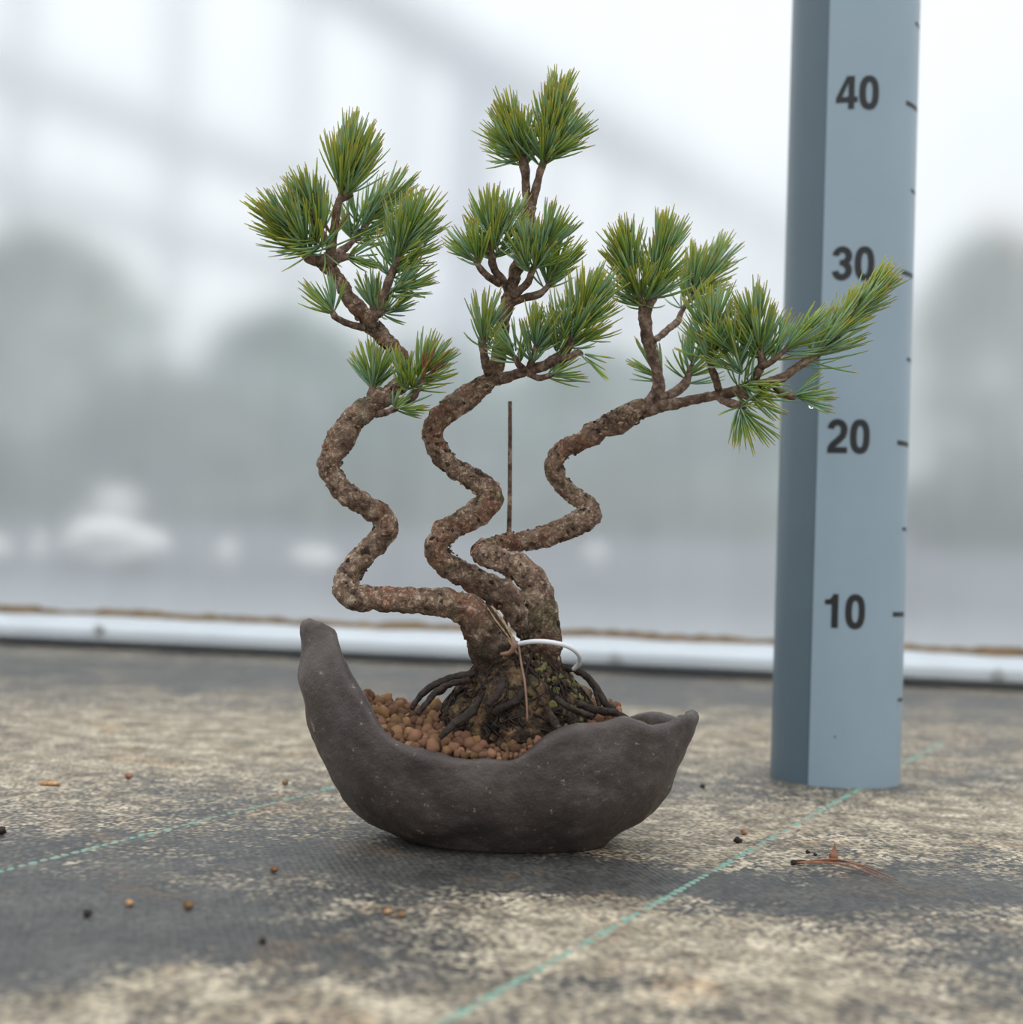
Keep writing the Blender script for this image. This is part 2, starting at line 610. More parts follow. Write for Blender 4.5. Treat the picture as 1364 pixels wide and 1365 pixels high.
def tube_data(pts, radii, seg=10, step=0.002, amp=0.0, nscale=120.0, seed=0.0, cap=True, twist=0.0):
    """swept tube with optional noise relief; returns verts, faces"""
    pr = [(Vector(p), r) for p, r in zip(pts, radii)]
    n = len(pr)
    path = []
    for i in range(n - 1):
        q = [pr[max(i - 1, 0)], pr[i], pr[i + 1], pr[min(i + 2, n - 1)]]
        k = max(1, int((q[2][0] - q[1][0]).length / step + 0.5))
        for j in range(k):
            t = j / k
            w = (0.5 * (-t + 2 * t * t - t**3), 0.5 * (2 - 5 * t * t + 3 * t**3),
                 0.5 * (t + 4 * t * t - 3 * t**3), 0.5 * (-t * t + t**3))
            path.append((sum((q[m][0] * w[m] for m in range(4)), Vector()),
                         max(1e-5, q[1][1] + (q[2][1] - q[1][1]) * (t * t * (3 - 2 * t)))))
    path.append(pr[-1])
    verts, faces = [], []
    T = (path[1][0] - path[0][0]).normalized()
    N = T.orthogonal().normalized()
    for i, (p, r) in enumerate(path):
        a = path[max(i - 1, 0)][0]
        b = path[min(i + 1, len(path) - 1)][0]
        T2 = (b - a)
        if T2.length > 1e-9:
            T2.normalize()
            q = T.rotation_difference(T2)
            N = (q @ N)
            N = (N - T2 * N.dot(T2)).normalized()
            T = T2
        B = T.cross(N)
        for s in range(seg):
            an = 2 * math.pi * s / seg + twist * i
            dv = N * math.cos(an) + B * math.sin(an)
            rr = r
            if amp:
                v = (p + dv * r) * nscale + Vector((seed, seed * 0.7, -seed))
                rr += amp * (noise.noise(v) + 0.5 * noise.noise(v * 2.3) + 0.4 * noise.noise(v * 5.1)) * min(1.0, r / 0.003)
            verts.append(p + dv * rr)
    m = len(path)
    for i in range(m - 1):
        for s in range(seg):
            a = i * seg + s
            b = i * seg + (s + 1) % seg
            faces.append((a, b, b + seg, a + seg))
    if cap:
        faces.append(tuple(range(seg - 1, -1, -1)))
        faces.append(tuple((m - 1) * seg + s for s in range(seg)))
    return verts, faces


def join_data(parts):
    V, Fc = [], []
    for v, f in parts:
        k = len(V)
        V += list(v)
        Fc += [tuple(i + k for i in q) for q in f]
    return V, Fc


def box_data(cx, cy, cz, sx_, sy_, sz_, rotz=0.0, org=None):
    v = []
    for dx in (-1, 1):
        for dy in (-1, 1):
            for dz in (-1, 1):
                x, y = dx * sx_ / 2, dy * sy_ / 2
                c, s = math.cos(rotz), math.sin(rotz)
                v.append(Vector((cx + x * c - y * s, cy + x * s + y * c, cz + dz * sz_ / 2)))
    f = [(0, 1, 3, 2), (4, 6, 7, 5), (0, 4, 5, 1), (2, 3, 7, 6), (0, 2, 6, 4), (1, 5, 7, 3)]
    return v, f


def blob_mesh(name, rad=1.0, sub=2, amp=0.25, sc=1.3, seed=0.0, squash=(1, 1, 1)):
    bm = bmesh.new()
    bmesh.ops.create_icosphere(bm, subdivisions=sub, radius=1.0)
    for v in bm.verts:
        p = v.co.copy()
        k = 1 + amp * (noise.noise(p * sc + Vector((seed, -seed, seed * 1.7))) + 0.4 * noise.noise(p * sc * 2.7 + Vector((seed, 3, 1))))
        v.co = Vector((p.x * squash[0], p.y * squash[1], p.z * squash[2])) * (k * rad)
    me = bpy.data.meshes.new(name)
    bm.to_mesh(me)
    bm.free()
    me.polygons.foreach_set('use_smooth', [True] * len(me.polygons))
    return me


# ================================================================== THE SETTING
# floor fabric, inside the tunnel
WALL_L = ground(0, 855)
WALL_R = ground(1364, 918)
wdir = (WALL_R - WALL_L).normalized()
wnor = Vector((-wdir.y, wdir.x, 0))           # points away from the camera
WMID = (WALL_L + WALL_R) * 0.5


def wall_pt(s, off, z):
    p = WMID + wdir * s + wnor * off
    return Vector((p.x, p.y, z))


def floor_obj():
    a = wall_pt(-6, 0.02, 0)
    b = wall_pt(6, 0.02, 0)
    c = wall_pt(6, -5.0, 0)
    d = wall_pt(-6, -5.0, 0)
    v = [a, b, c, d] + [p + Vector((0, 0, -0.02)) for p in (a, b, c, d)]
    f = [(3, 2, 1, 0), (4, 5, 6, 7), (0, 1, 5, 4), (1, 2, 6, 5), (2, 3, 7, 6), (3, 0, 4, 7)]
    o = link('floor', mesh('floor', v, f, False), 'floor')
    tag(o, 'grey woven ground fabric floor blotched with pale dried dirt', 'floor', kind='structure')
    return o


floor = floor_obj()

# green marker threads in the fabric: single stitches, children of the floor
st_v = []
st_f = []
for i, (tx, w, h) in enumerate([(-1, .2, .2), (-.7, .8, .8), (0, 1, 1), (.7, .8, .8), (1, .2, .2)]):
    for a in range(6):
        an = math.pi * a / 5
        st_v.append((tx * 0.0020, math.cos(an) * 0.0014 * w, math.sin(an) * 0.0006 * h))
for i in range(4):
    for a in range(5):
        q = i * 6 + a
        st_f.append((q, q + 1, q + 7, q + 6))
stitch_me = mesh('green_stitch', st_v, st_f)
stitch_me.materials.append(M['green_thread'])
LINES = [((0, 1162), (465, 1045)), ((690, 1308), (1090, 1083))]
for li, (a, b) in enumerate(LINES):
    ga, gb = ground(*a), ground(*b)
    dv = (gb - ga).normalized()
    an = math.atan2(dv.y, dv.x)
    t = -0.13 if li == 1 else -0.05
    end = 0.36 if li == 0 else 0.75
    while t < end:
        p = ga + dv * t
        if not (li == 0 and t > 0.31) and R.random() > (0.04 if li == 0 else 0.22):
            o = bpy.data.objects.new('green_stitch', stitch_me)
            COL.objects.link(o)
            o.parent = floor
            o.location = (p.x, p.y, 0.0)
            s = 0.8 + 0.35 * R.random()
            o.scale = (s, s if li == 0 else s * 1.25, 0.6 + 0.6 * R.random())
            o.rotation_euler = (0, 0, an + R.uniform(-.12, .12))
        t += 0.0062 if li == 0 else 0.0056


# baseboard rail at the foot of the plastic wall: extruded profile
def baseboard():
    prof = [(0.0, -0.001), (-0.008, -0.001), (-0.008, 0.009), (-0.052, 0.009), (-0.056, 0.012), (-0.056, 0.022), (-0.051, 0.027),
            (-0.030, 0.033), (-0.006, 0.039), (0.0, 0.040)]
    v, f = [], []
    n = len(prof)
    for s in (-5.9, 5.9):
        for off, z in prof:
            v.append(wall_pt(s, off, z))
    for i in range(n):
        j = (i + 1) % n
        f.append((i, j, n + j, n + i))
    f.append(tuple(range(n)))
    f.append(tuple(range(2 * n - 1, n - 1, -1)))
    me = fix_normals(mesh('baseboard_back', v, f, False))
    o = link('baseboard_back', me, 'rail_white')
    tag(o, 'long white rail along the foot of the hazy plastic wall', 'rail', kind='structure')
    # ragged line of dirt and moss lying along the back of the rail
    v, f = [], []
    N_ = 700
    for i in range(N_):
        s = -2.0 + 4.0 * i / (N_ - 1)
        w = 0.010 + 0.007 * noise.noise(Vector((s * 9, 0.3, 0))) + 0.004 * noise.noise(Vector((s * 40, 1.3, 0)))
        h = 0.005 + 0.003 * noise.noise(Vector((s * 16, 5.3, 0))) + 0.003 * noise.noise(Vector((s * 55, 8.3, 0)))
        w = max(w, 0.003)
        h = max(h, 0.001)
        zb = 0.0405
        v += [wall_pt(s, -w - 0.004, zb - 0.006), wall_pt(s, -w * 0.6 - 0.003, zb + h * 0.6), wall_pt(s, -0.004, zb + h), wall_pt(s, -0.0025, zb - 0.006)]
    for i in range(N_ - 1):
        for k in range(3):
            a = i * 4 + k
            f.append((a, a + 4, a + 5, a + 1))
    d = link('dirt_line', mesh('dirt_line', v, f), 'moss_dirt', o)
    tag(d, 'ragged brown line of moss and dirt along the rail', kind='stuff')
    # bolts
    for px, py in ((132, 832), (820, 877), (1331, 899)):
        vv = ray(px, py)
        q0 = wall_pt(0, -0.058, 0)
        tt = (q0 - CAM).dot(wnor) / vv.dot(wnor)
        p = CAM + vv * tt
        p.z = min(max(p.z, 0.012), 0.024)
        ax = -wnor
        parts = []
        vv_, ff_ = tube_data([p - ax * 0.002, p + ax * 0.0015, p + ax * 0.0016], [0.0065, 0.0065, 0.0062], 18, 0.05)
        parts.append((vv_, ff_))
        vv_, ff_ = tube_data([p, p + ax * 0.006, p + ax * 0.0065], [0.0042, 0.0042, 0.0036], 6, 0.05)
        parts.append((vv_, ff_))
        link('bolt', mesh('bolt', *join_data(parts), smooth=False), 'bolt_metal', o)
    return o


baseboard()


# plastic film wall: a thin slack sheet with shallow vertical ripples
def film_wall():
    v, f = [], []
    ns, nz = 240, 24
    for i in range(ns):
        s = -5.9 + 11.8 * i / (ns - 1)
        for j in range(nz):
            z = 0.038 + 2.4 * j / (nz - 1)
            off = 0.0015 + 0.003 * (noise.noise(Vector((s * 2.2, z * 0.5, 1.0))) + 1)
            v.append(wall_pt(s, off, z))
    for i in range(ns - 1):
        for j in range(nz - 1):
            a = i * nz + j
            f.append((a, a + nz, a + nz + 1, a + 1))
    o = link('wall_back', mesh('wall_back', v, f), 'film')
    tag(o, 'hazy translucent plastic sheet wall of the growing tunnel', 'wall', kind='structure')


film_wall()


# ------------------------------------------------------------------ outside, seen through the film
def outer_z(dist):
    """ground rises gently in a bank beyond the wall"""
    return smooth_table([(0, 0.0), (0.25, 0.01), (0.75, 0.085), (1.0, 0.112), (1.7, 0.185), (2.4, 0.19), (60, 0.19)], dist)


def outer_ground():
    v, f = [], []
    ds = [0.02, 0.1, 0.2, 0.35, 0.5, 0.65, 0.8, 1.0, 1.3, 1.7, 2.5, 4, 8, 16, 60]
    xs = [-60, -20, -8] + [-5 + 0.25 * i for i in range(41)] + [8, 20, 60]
    for s in xs:
        for d in ds:
            v.append(wall_pt(s, d, outer_z(d) + 0.012 * noise.noise(Vector((s * 1.7, d * 2.0, 0))) * min(1, d * 2)))
    n = len(ds)
    for i in range(len(xs) - 1):
        for j in range(n - 1):
            a = i * n + j
            f.append((a, a + n, a + n + 1, a + 1))
    o = link('ground_outside', mesh('ground_outside', v, f), 'outer_ground')
    tag(o, 'dark grey bank of ground outside behind the plastic wall', 'ground', kind='structure')


outer_ground()


def wall_dist(p):
    return (p - WMID).dot(wnor)


def rock(px, py, d, wpx, hpx, seed, label):
    p = at(px, py, d)
    me = blob_mesh('pale_rock', 1.0, 3, 0.35, 1.1, seed)
    k = d / F
    zb = outer_z(wall_dist(p)) - 0.01
    hh = hpx * k / 2
    o = link('pale_rock', me, 'rock')
    ztop = p.z + hh
    hz = max(hh, (ztop - zb) / 2)
    o.scale = (wpx * k / 2, wpx * k / 2 * 0.7, hz)
    o.location = (p.x, p.y, ztop - hz)
    o.rotation_euler = (0, 0, R.uniform(-.3, .3))
    tag(o, label, 'rock', 'pale rocks behind the plastic wall')


rock(172, 724, 2.75, 142, 58, 1.0, 'largest pale rock seen through the hazy plastic at left')
rock(5, 731, 2.75, 50, 46, 2.2, 'pale rock at the left picture edge behind the hazy plastic')
rock(316, 734, 2.85, 30, 28, 3.1, 'small pale rock just right of the largest pale rock')
rock(432, 743, 2.75, 66, 26, 4.7, 'flat pale rock behind the left pine trunk, outside the plastic')
rock(798, 738, 2.9, 28, 30, 5.3, 'small pale rock between the right pine trunk and the measuring pole')
rock(180, 668, 3.7, 62, 26, 6.8, 'pale rock higher up behind the largest pale rock')
rock(128, 690, 3.5, 16, 16, 7.4, 'tiny pale rock up left of the largest pale rock')
rock(72, 718, 2.8, 22, 18, 8.8, 'tiny pale rock between the left edge rock and the largest rock')


def shrub(px, top_py, d, wpx, mat, label, seed, n=1500, base_z=0.17):
    rr = random.Random(seed)
    c = at(px, top_py, d)
    h = c.z - base_z
    wx = wpx * d / F / 2
    root = empty('shrub', (c.x, c.y, base_z))
    v, f = [], []
    for i in range(n):
        u = rr.random()
        z = base_z + h * (0.02 + 0.98 * u ** 0.8)
        tz = (z - base_z) / h
        prof = math.sqrt(max(0.0, 1 - (abs(tz - 0.35) / 0.66) ** 2.2)) if tz > 0.35 else 0.85 + 0.15 * tz / 0.35
        a = rr.uniform(0, 2 * math.pi)
        k = prof * math.sqrt(rr.random()) * (1 + 0.25 * noise.noise(Vector((math.cos(a) * 1.5, math.sin(a) * 1.5 + seed, tz * 3))))
        p = Vector((c.x + math.cos(a) * k * wx, c.y + math.sin(a) * k * wx * 0.6, z))
        L = rr.uniform(0.035, 0.075)
        ax = Vector((rr.gauss(0, 1), rr.gauss(0, 1), rr.gauss(0, 0.8))).normalized()
        sd = ax.orthogonal().normalized() * L * 0.38
        b = len(v)
        v += [p - ax * L, p + sd, p + ax * L, p - sd]
        f.append((b, b + 1, b + 2, b + 3))
    fo = link('foliage', mesh('foliage', v, f, False), mat, root)
    parts = []
    for i in range(4):
        a = i * 1.7 + seed
        parts.append(tube_data([(c.x + 0.04 * math.cos(a), c.y + 0.04 * math.sin(a), base_z - 0.03),
                                (c.x + wx * 0.25 * math.cos(a), c.y + wx * 0.2 * math.sin(a), base_z + h * 0.4),
                                (c.x + wx * 0.4 * math.cos(a), c.y + wx * 0.3 * math.sin(a), base_z + h * 0.75)],
                               [0.022, 0.014, 0.006], 6, 0.2))
    link('stem', mesh('stem', *join_data(parts)), 'stem', root)
    tag(root, label, 'shrub', 'shrubs outside behind the plastic wall')


shrub(95, 330, 6.2, 360, 'leaf_a', 'tall grey-green shrub at far left behind the hazy plastic', 1)
shrub(250, 520, 5.2, 300, 'leaf_c', 'low dark shrub behind the largest pale rock', 2)
shrub(405, 430, 6.6, 300, 'leaf_b', 'blurred shrub behind the left pine trunk, outside', 3)
shrub(590, 475, 6.0, 300, 'leaf_b', 'blurred shrub behind the middle pine trunk, outside', 4)
shrub(800, 480, 6.6, 330, 'leaf_b', 'blurred shrub behind the right pine trunk, outside', 5)
shrub(1010, 470, 6.0, 320, 'leaf_b', 'blurred shrub beside and left of the measuring pole, outside', 6)
shrub(1320, 330, 6.4, 290, 'leaf_a', 'tall blurred green shrub right of the measuring pole, outside', 7)
shrub(480, 640, 4.6, 380, 'leaf_c', 'low dark shrub outside between left and middle pine trunks', 8, 1200)
shrub(850, 640, 4.8, 380, 'leaf_c', 'low dark shrub outside under the right pine branch', 9, 1200)
shrub(20, 600, 4.8, 260, 'leaf_c', 'low dark shrub at the left picture edge, outside', 10, 1000)
shrub(1330, 620, 4.8, 320, 'leaf_c', 'low dark shrub at the right picture edge, outside', 11, 1000)

rp0, rp1 = at(1300, 300, 5.6), at(1400, 402, 5.6)
rp1.z = rp1.z
rod = link('red_pole', mesh('red_pole', *tube_data([rp0, rp1, (rp1.x + (rp1.x - rp0.x) * 3.5, rp1.y, 0.09)],
                                                   [0.010, 0.010, 0.010], 8, 0.5)), 'red_paint')
tag(rod, 'thin slanting red pole outside at the right picture edge', 'pole')


# neighbouring greenhouse: long side running 30 degrees right of the view axis
def neighbour():
    Y0 = 8.0
    base = at(0, 727, Y0)
    u = Vector((0.5, 0.866, 0))
    ang = math.atan2(u.y, u.x)
    org = Vector((base.x, base.y, 0.10))
    root = empty('neighbouring_greenhouse', org)

    def P(t, z, off=0.0):
        q = org + u * t + Vector((-u.y, u.x, 0)) * off
        return Vector((q.x, q.y, z))

    def beam(name, t0, t1, z0, z1, th, mat, off=0.0):
        a = P((t0 + t1) / 2, (z0 + z1) / 2, off)
        link(name, mesh(name, *box_data(a.x, a.y, a.z, t1 - t0, th, z1 - z0, ang), smooth=False), mat, root)

    H = 4.05
    step = 0.15 * Y0
    for i in range(-2, 11):
        t = 0.03 * Y0 + step * i
        beam('post', t - 0.05, t + 0.05, 0.06, H, 0.08, 'frame_grey')
    beam('corner_post', 0.575 * Y0, 0.575 * Y0 + 0.22, 0.06, H, 0.12, 'sheet_lavender', -0.03)
    for z0, z1 in ((2.46, 2.66), (1.92, 2.06), (3.98, 4.2), (0.06, 0.3)):
        beam('rail', -3.0, 13.5, z0, z1, 0.06, 'frame_grey', -0.06)
    # roof slope: rafters and sheets
    for i in range(-2, 11):
        t = 0.03 * Y0 + step * i
        a, b = P(t, 4.15, 0.0), P(t, 5.6, 3.0)
        link('rafter', mesh('rafter', *tube_data([a, b], [0.05, 0.05], 4, 5)), 'frame_grey', root)
        a2, b2 = P(t + step, 4.15), P(t + step, 5.6, 3.0)
        up_ = Vector((0, 0, 0.05))
        v = [a + up_, a2 + up_, b2 + up_, b + up_, a + up_ * 1.4, a2 + up_ * 1.4, b2 + up_ * 1.4, b + up_ * 1.4]
        link('roof_sheet', fix_normals(mesh('roof_sheet', v, [(0, 1, 2, 3), (4, 5, 6, 7), (0, 1, 5, 4), (1, 2, 6, 5), (2, 3, 7, 6), (3, 0, 4, 7)], False)),
             'sheet_lavender', root)
    tag(root, 'pale framed greenhouse with slanting rails seen faintly through the plastic', 'greenhouse')


neighbour()


# ================================================================== MEASURING POLE
def pole():
    g = ground(1131, 1051)
    rad = 0.0385
    cx, cy = g.x, g.y + rad * 0.99
    root = empty('measuring_pole', (cx, cy, 0))
    # angle 0 faces the camera, positive to the right
    va = math.atan2(cx, cy)          # bearing of the pole from the camera

    def S(a, z, r):
        b = a - va
        return Vector((cx + math.sin(b) * r, cy - math.cos(b) * r, z))

    H = 0.72

    def shell(name, a0, a1, r_out, r_in, n, mat, z0=0.0, z1=H):
        v, f = [], []
        for i in range(n + 1):
            a = a0 + (a1 - a0) * i / n
            v += [S(a, z0, r_out), S(a, z1, r_out), S(a, z1, r_in), S(a, z0, r_in)]
        for i in range(n):
            for k in range(4):
                p, q = i * 4 + k, i * 4 + (k + 1) % 4
                f.append((p, q, q + 4, p + 4))
        if abs(a1 - a0) < 2 * math.pi - 0.01:
            f.append((0, 1, 2, 3))
            f.append(tuple(n * 4 + k for k in (3, 2, 1, 0)))
        me = fix_normals(mesh(name, v, f))
        me.set_sharp_from_angle(angle=math.radians(35))
        return link(name, me, mat, root)

    shell('pipe', -math.pi, math.pi, rad - 0.0009, rad - 0.0035, 96, 'pole_dark')
    s0 = math.radians(-22)
    shell('scale_sleeve', s0, s0 + math.radians(214), rad, rad - 0.0008, 72, 'pole_pale')
    rr = rad + 0.00015

    def strip(pts, w):
        """thick 2-D stroke (x = arc mm, y = height mm) as quads"""
        P = [Vector((a, b)) for a, b in pts]
        v, f = [], []
        n = len(P)
        closed = (P[0] - P[-1]).length < 1e-6
        for i in range(n):
            if closed:
                a = P[i - 1] if i else P[-2]
                b = P[i + 1] if i < n - 1 else P[1]
            else:
                a, b = P[max(i - 1, 0)], P[min(i + 1, n - 1)]
            t = (b - a).normalized()
            nn = Vector((-t.y, t.x)) * w / 2
            v += [P[i] + nn, P[i] - nn]
        for i in range(n - 1):
            q = 2 * i
            f.append((q, q + 1, q + 3, q + 2))
        return v, f

    def poly(pts):
        return [Vector(p) for p in pts], [tuple(range(len(pts)))]

    def arc(cx_, cy_, rx, ry, a0, a1, n=20):
        return [(cx_ + rx * math.cos(math.radians(a0 + (a1 - a0) * i / n)),
                 cy_ + ry * math.sin(math.radians(a0 + (a1 - a0) * i / n))) for i in range(n + 1)]

    Hh, Wd, T = 19.6, 11.6, 3.9      # digit height, width and stroke in mm

    def glyph(ch):
        if ch == '0':
            pts = []
            for i in range(41):
                a = 2 * math.pi * i / 40
                c, s = math.cos(a), math.sin(a)
                pts.append((Wd / 2 + (Wd - T) / 2 * math.copysign(abs(c) ** 0.8, c),
                            Hh / 2 + (Hh - T * 0.85) / 2 * math.copysign(abs(s) ** 0.8, s)))
            pts[-1] = pts[0]
            return [strip(pts, T)]
        if ch == '1':
            return [poly([(5.2, 0), (9.1, 0), (9.1, Hh), (6.0, Hh), (5.2, Hh - 2.0), (5.2, 0)][:-1]),
                    poly([(1.4, 13.4), (5.3, 13.4), (5.3, Hh - 1.6), (4.2, 16.6), (1.4, 16.2)])]
        if ch == '4':
            return [poly([(6.7, 0), (10.3, 0), (10.3, Hh), (6.7, Hh)]),
                    poly([(-0.3, 4.0), (12.2, 4.0), (12.2, 7.4), (-0.3, 7.4)]),
                    poly([(-0.3, 7.0), (3.2, 7.0), (8.4, Hh), (5.8, Hh)])]
        if ch == '2':
            top = arc(Wd / 2, Hh - 5.9, (Wd - T) / 2, 4.2, 175, -20, 18)
            tail = [(Wd - 2.6, 10.2), (Wd - 5.4, 7.2), (3.4, 4.8), (2.3, 3.0), (2.1, 1.7)]
            return [strip(top + tail, T), poly([(0.2, 0), (Wd, 0), (Wd, 3.5), (0.2, 3.5)])]
        if ch == '3':
            a = arc(Wd / 2, Hh - 5.6, (Wd - T) / 2 - 0.1, 3.95, 175, -75, 18)
            b = arc(Wd / 2, 5.8, (Wd - T) / 2, 4.1, 80, -175, 18)
            return [strip(a, T), strip(b, T), poly([(4.4, 8.6), (7.4, 8.6), (7.4, 11.9), (4.4, 11.9)])]

    for num, zmid in (('10', 0.1010), ('20', 0.2018), ('30', 0.3022), ('40', 0.4022)):
        parts = []
        for k, ch in enumerate(num):
            for v, f in glyph(ch):
                vv = []
                for p in v:
                    xm = p.x + (k - 1) * 12.9
                    ym = p.y - Hh / 2
                    vv.append((xm, ym))
                parts.append((vv, f))
        # strokes overlap, so lift each stroke a hair above the one before; cut finely so they bend round the pole
        cut = []
        for v, f in parts:
            bm = bmesh.new()
            bv = [bm.verts.new((a, b, 0)) for a, b in v]
            for q in f:
                bm.faces.new([bv[i] for i in q])
            for k in range(-10, 11):
                bmesh.ops.bisect_plane(bm, geom=bm.verts[:] + bm.edges[:] + bm.faces[:], plane_co=(k * 1.4 + 0.31, 0, 0), plane_no=(1, 0, 0))
            bm.verts.index_update()
            cut.append(([(w.co.x, w.co.y) for w in bm.verts], [tuple(w.index for w in q.verts) for q in bm.faces]))
            bm.free()
        parts = cut
        V, Fc = [], []
        for idx, (v, f) in enumerate(parts):
            b = len(V)
            for xm, ym in v:
                V.append(S(math.radians(5.5) + xm / 1000 / rad, zmid + ym / 1000, rr + idx * 0.00002))
            Fc += [tuple(i + b for i in q) for q in f]
        link('numeral', mesh('numeral', V, Fc, False), 'ink', root)
    for i in range(1, 14):
        z = 0.05 * i
        a0, a1, hh = (53, 78, 0.0014) if i % 2 == 0 else (66, 80, 0.0010)
        v, f = [], []
        n = 6
        for k in range(n + 1):
            a = math.radians(a0 + (a1 - a0) * k / n)
            v += [S(a, z - hh, rr), S(a, z + hh, rr)]
        for k in range(n):
            q = 2 * k
            f.append((q, q + 2, q + 3, q + 1))
        link('tick_mark', mesh('tick_mark', v, f), 'ink', root)
    # small dark speck on the sleeve near the foot
    p = S(math.radians(0), 0.029, rad)
    me = blob_mesh('speck', 0.0006, 1, 0.2)
    o = link('speck', me, 'ink')
    o.parent = root
    o.location = p - Vector((cx, cy, 0))
    tag(root, 'tall blue-grey round measuring pole with black centimetre numerals 10 to 40', 'measuring pole')


pole()

# ================================================================== POT
YC = 0.665
LEFT_SIL = [(402, 838), (400, 870), (400, 905), (408, 940), (416, 978), (430, 1010), (450, 1042), (472, 1070),
            (500, 1096), (530, 1112), (552, 1122)]
RIGHT_SIL = [(930, 955), (922, 985), (906, 1020), (882, 1060), (856, 1088), (826, 1110), (808, 1124)]
LT = sorted((on_y(x, y, YC).z, on_y(x, y, YC).x) for x, y in LEFT_SIL)
RT = sorted((on_y(x, y, YC).z, on_y(x, y, YC).x) for x, y in RIGHT_SIL)
PCX = on_y(668, 1000, YC).x
FT = [(0.0, 0.030), (0.006, 0.036), (0.014, 0.043), (0.025, 0.048), (0.04, 0.050), (0.055, 0.048), (0.075, 0.040), (0.10, 0.029), (0.12, 0.025)]


def ext_left(z): return PCX - smooth_table(LT, z)
def ext_right(z): return smooth_table(RT, z) - PCX
def ext_fb(z): return smooth_table(FT, z)


FRONT_RIM = [(441, 836), (443, 850), (446, 870), (455, 893), (466, 915), (481, 938), (500, 966), (520, 988), (545, 1003),
             (575, 1013), (602, 1019), (640, 1012), (680, 1013), (706, 1004), (740, 985), (770, 973), (800, 968),
             (835, 963), (852, 969), (874, 974), (900, 966), (914, 957)]
rim_front = []
for px, py in FRONT_RIM:
    Y = YC - 0.045
    for k in range(12):
        q = on_y(px, py, Y)
        e = ext_left(q.z) if q.x < PCX else ext_right(q.z)
        c = max(-1, min(1, (q.x - PCX) / e))
        th = math.acos(c)
        Y = 0.5 * Y + 0.5 * (YC - math.sin(th) * ext_fb(q.z))
    rim_front.append((th, q.z))
tipR = on_y(926, 953, YC).z
tipL = on_y(420, 834, YC - 0.012).z
rim_front = sorted(rim_front + [(0.0, tipR), (math.pi, tipL), (math.pi - 0.20, tipL + 0.0012), (math.pi - 0.44, tipL + 0.0014)])
# keep angles strictly increasing
rf = []
for th, z in rim_front:
    if not rf or th > rf[-1][0] + 0.004:
        rf.append((th, z))
rim_front = rf


def rim_z(th):
    """th 0..pi front, pi..2pi back"""
    if th <= math.pi:
        return lerp_table(rim_front, th)
    ph = 2 * math.pi - th
    zf = lerp_table(rim_front, min(math.pi, ph + 0.0))
    zf2 = lerp_table(rim_front, max(0, ph - 0.30)) - 0.002 * min(1.0, (math.pi - ph) / 0.2)
    bk = smooth_table([(0.0, tipR), (0.12, 0.0545), (0.3, 0.0535), (0.6, 0.054), (1.0, 0.050), (1.6, 0.049), (2.2, 0.051), (2.6, 0.055), (3.2, 0.06)], ph)
    return max(bk, zf2) if ph > 2.45 else bk


def pot_pt(th, z, inset=0.0):
    c, s = math.cos(th), math.sin(th)
    e = ext_right(z) if c > 0 else ext_left(z)
    return Vector((PCX + c * (e - inset), YC - s * (ext_fb(z) - inset), z))


def build_pot():
    N, Mz = 260, 34
    TH = 0.0052
    v, f = [], []
    rows = None
    for i in range(N):
        th = 2 * math.pi * i / N
        zr = rim_z(th)
        col = []
        for j in range(Mz):
            z = zr * (j / (Mz - 1)) ** 1.15 * 0.985
            col.append(pot_pt(th, z))
        col.append(pot_pt(th, zr * 0.995, TH * 0.12) + Vector((0, 0, 0.0008)))
        col.append(pot_pt(th, zr, TH * 0.5) + Vector((0, 0, 0.0016)))
        col.append(pot_pt(th, zr * 0.995, TH * 0.88) + Vector((0, 0, 0.0008)))
        for j in range(16):
            z = 0.008 + (zr * 0.98 - 0.008) * (1 - j / 15)
            col.append(pot_pt(th, z, TH))
        rows = len(col)
        v += col
    for i in range(N):
        a = i * rows
        b = ((i + 1) % N) * rows
        for j in range(rows - 1):
            f.append((a + j, b + j, b + j + 1, a + j + 1))
    f.append(tuple(((N - i) % N) * rows for i in range(N)))
    f.append(tuple(i * rows + rows - 1 for i in range(N)))
    me = fix_normals(mesh('pot', v, f))
    # hand-pinched dents
    bm = bmesh.new()
    bm.from_mesh(me)
    bmesh.ops.smooth_vert(bm, verts=[w for w in bm.verts if w.co.z > 0.004], factor=0.5, use_axis_x=True, use_axis_y=True, use_axis_z=True)
    bm.normal_update()
    for w in bm.verts:
        p = w.co
        d = 0.0032 * noise.noise(p * 38) + 0.0011 * noise.noise(p * 80 + Vector((4, 4, 4))) + 0.0004 * noise.noise(p * 260)
        ridge = abs(noise.noise(p * 30 + Vector((9, 2, 5))))
        d += 0.0030 * (0.35 - ridge)
        k = min(1.0, max(0.0, p.z / 0.01))
        q = w.normal * d * k
        w.co = p + q
        if w.co.z < 0:
            w.co.z = 0
    bm.to_mesh(me)
    bm.free()
    me.polygons.foreach_set('use_smooth', [True] * len(me.polygons))
    o = link('bonsai_pot', me, 'pot_clay')
    tag(o, 'dark brown crescent-shaped handmade clay pot with one tall left tip', 'pot')
    return o


pot = build_pot()


# ------------------------------------------------------------------ soil bed
RM = at(694, 900, 0.662)           # centre of the root mass
RMX, RMY = RM.x, 0.662


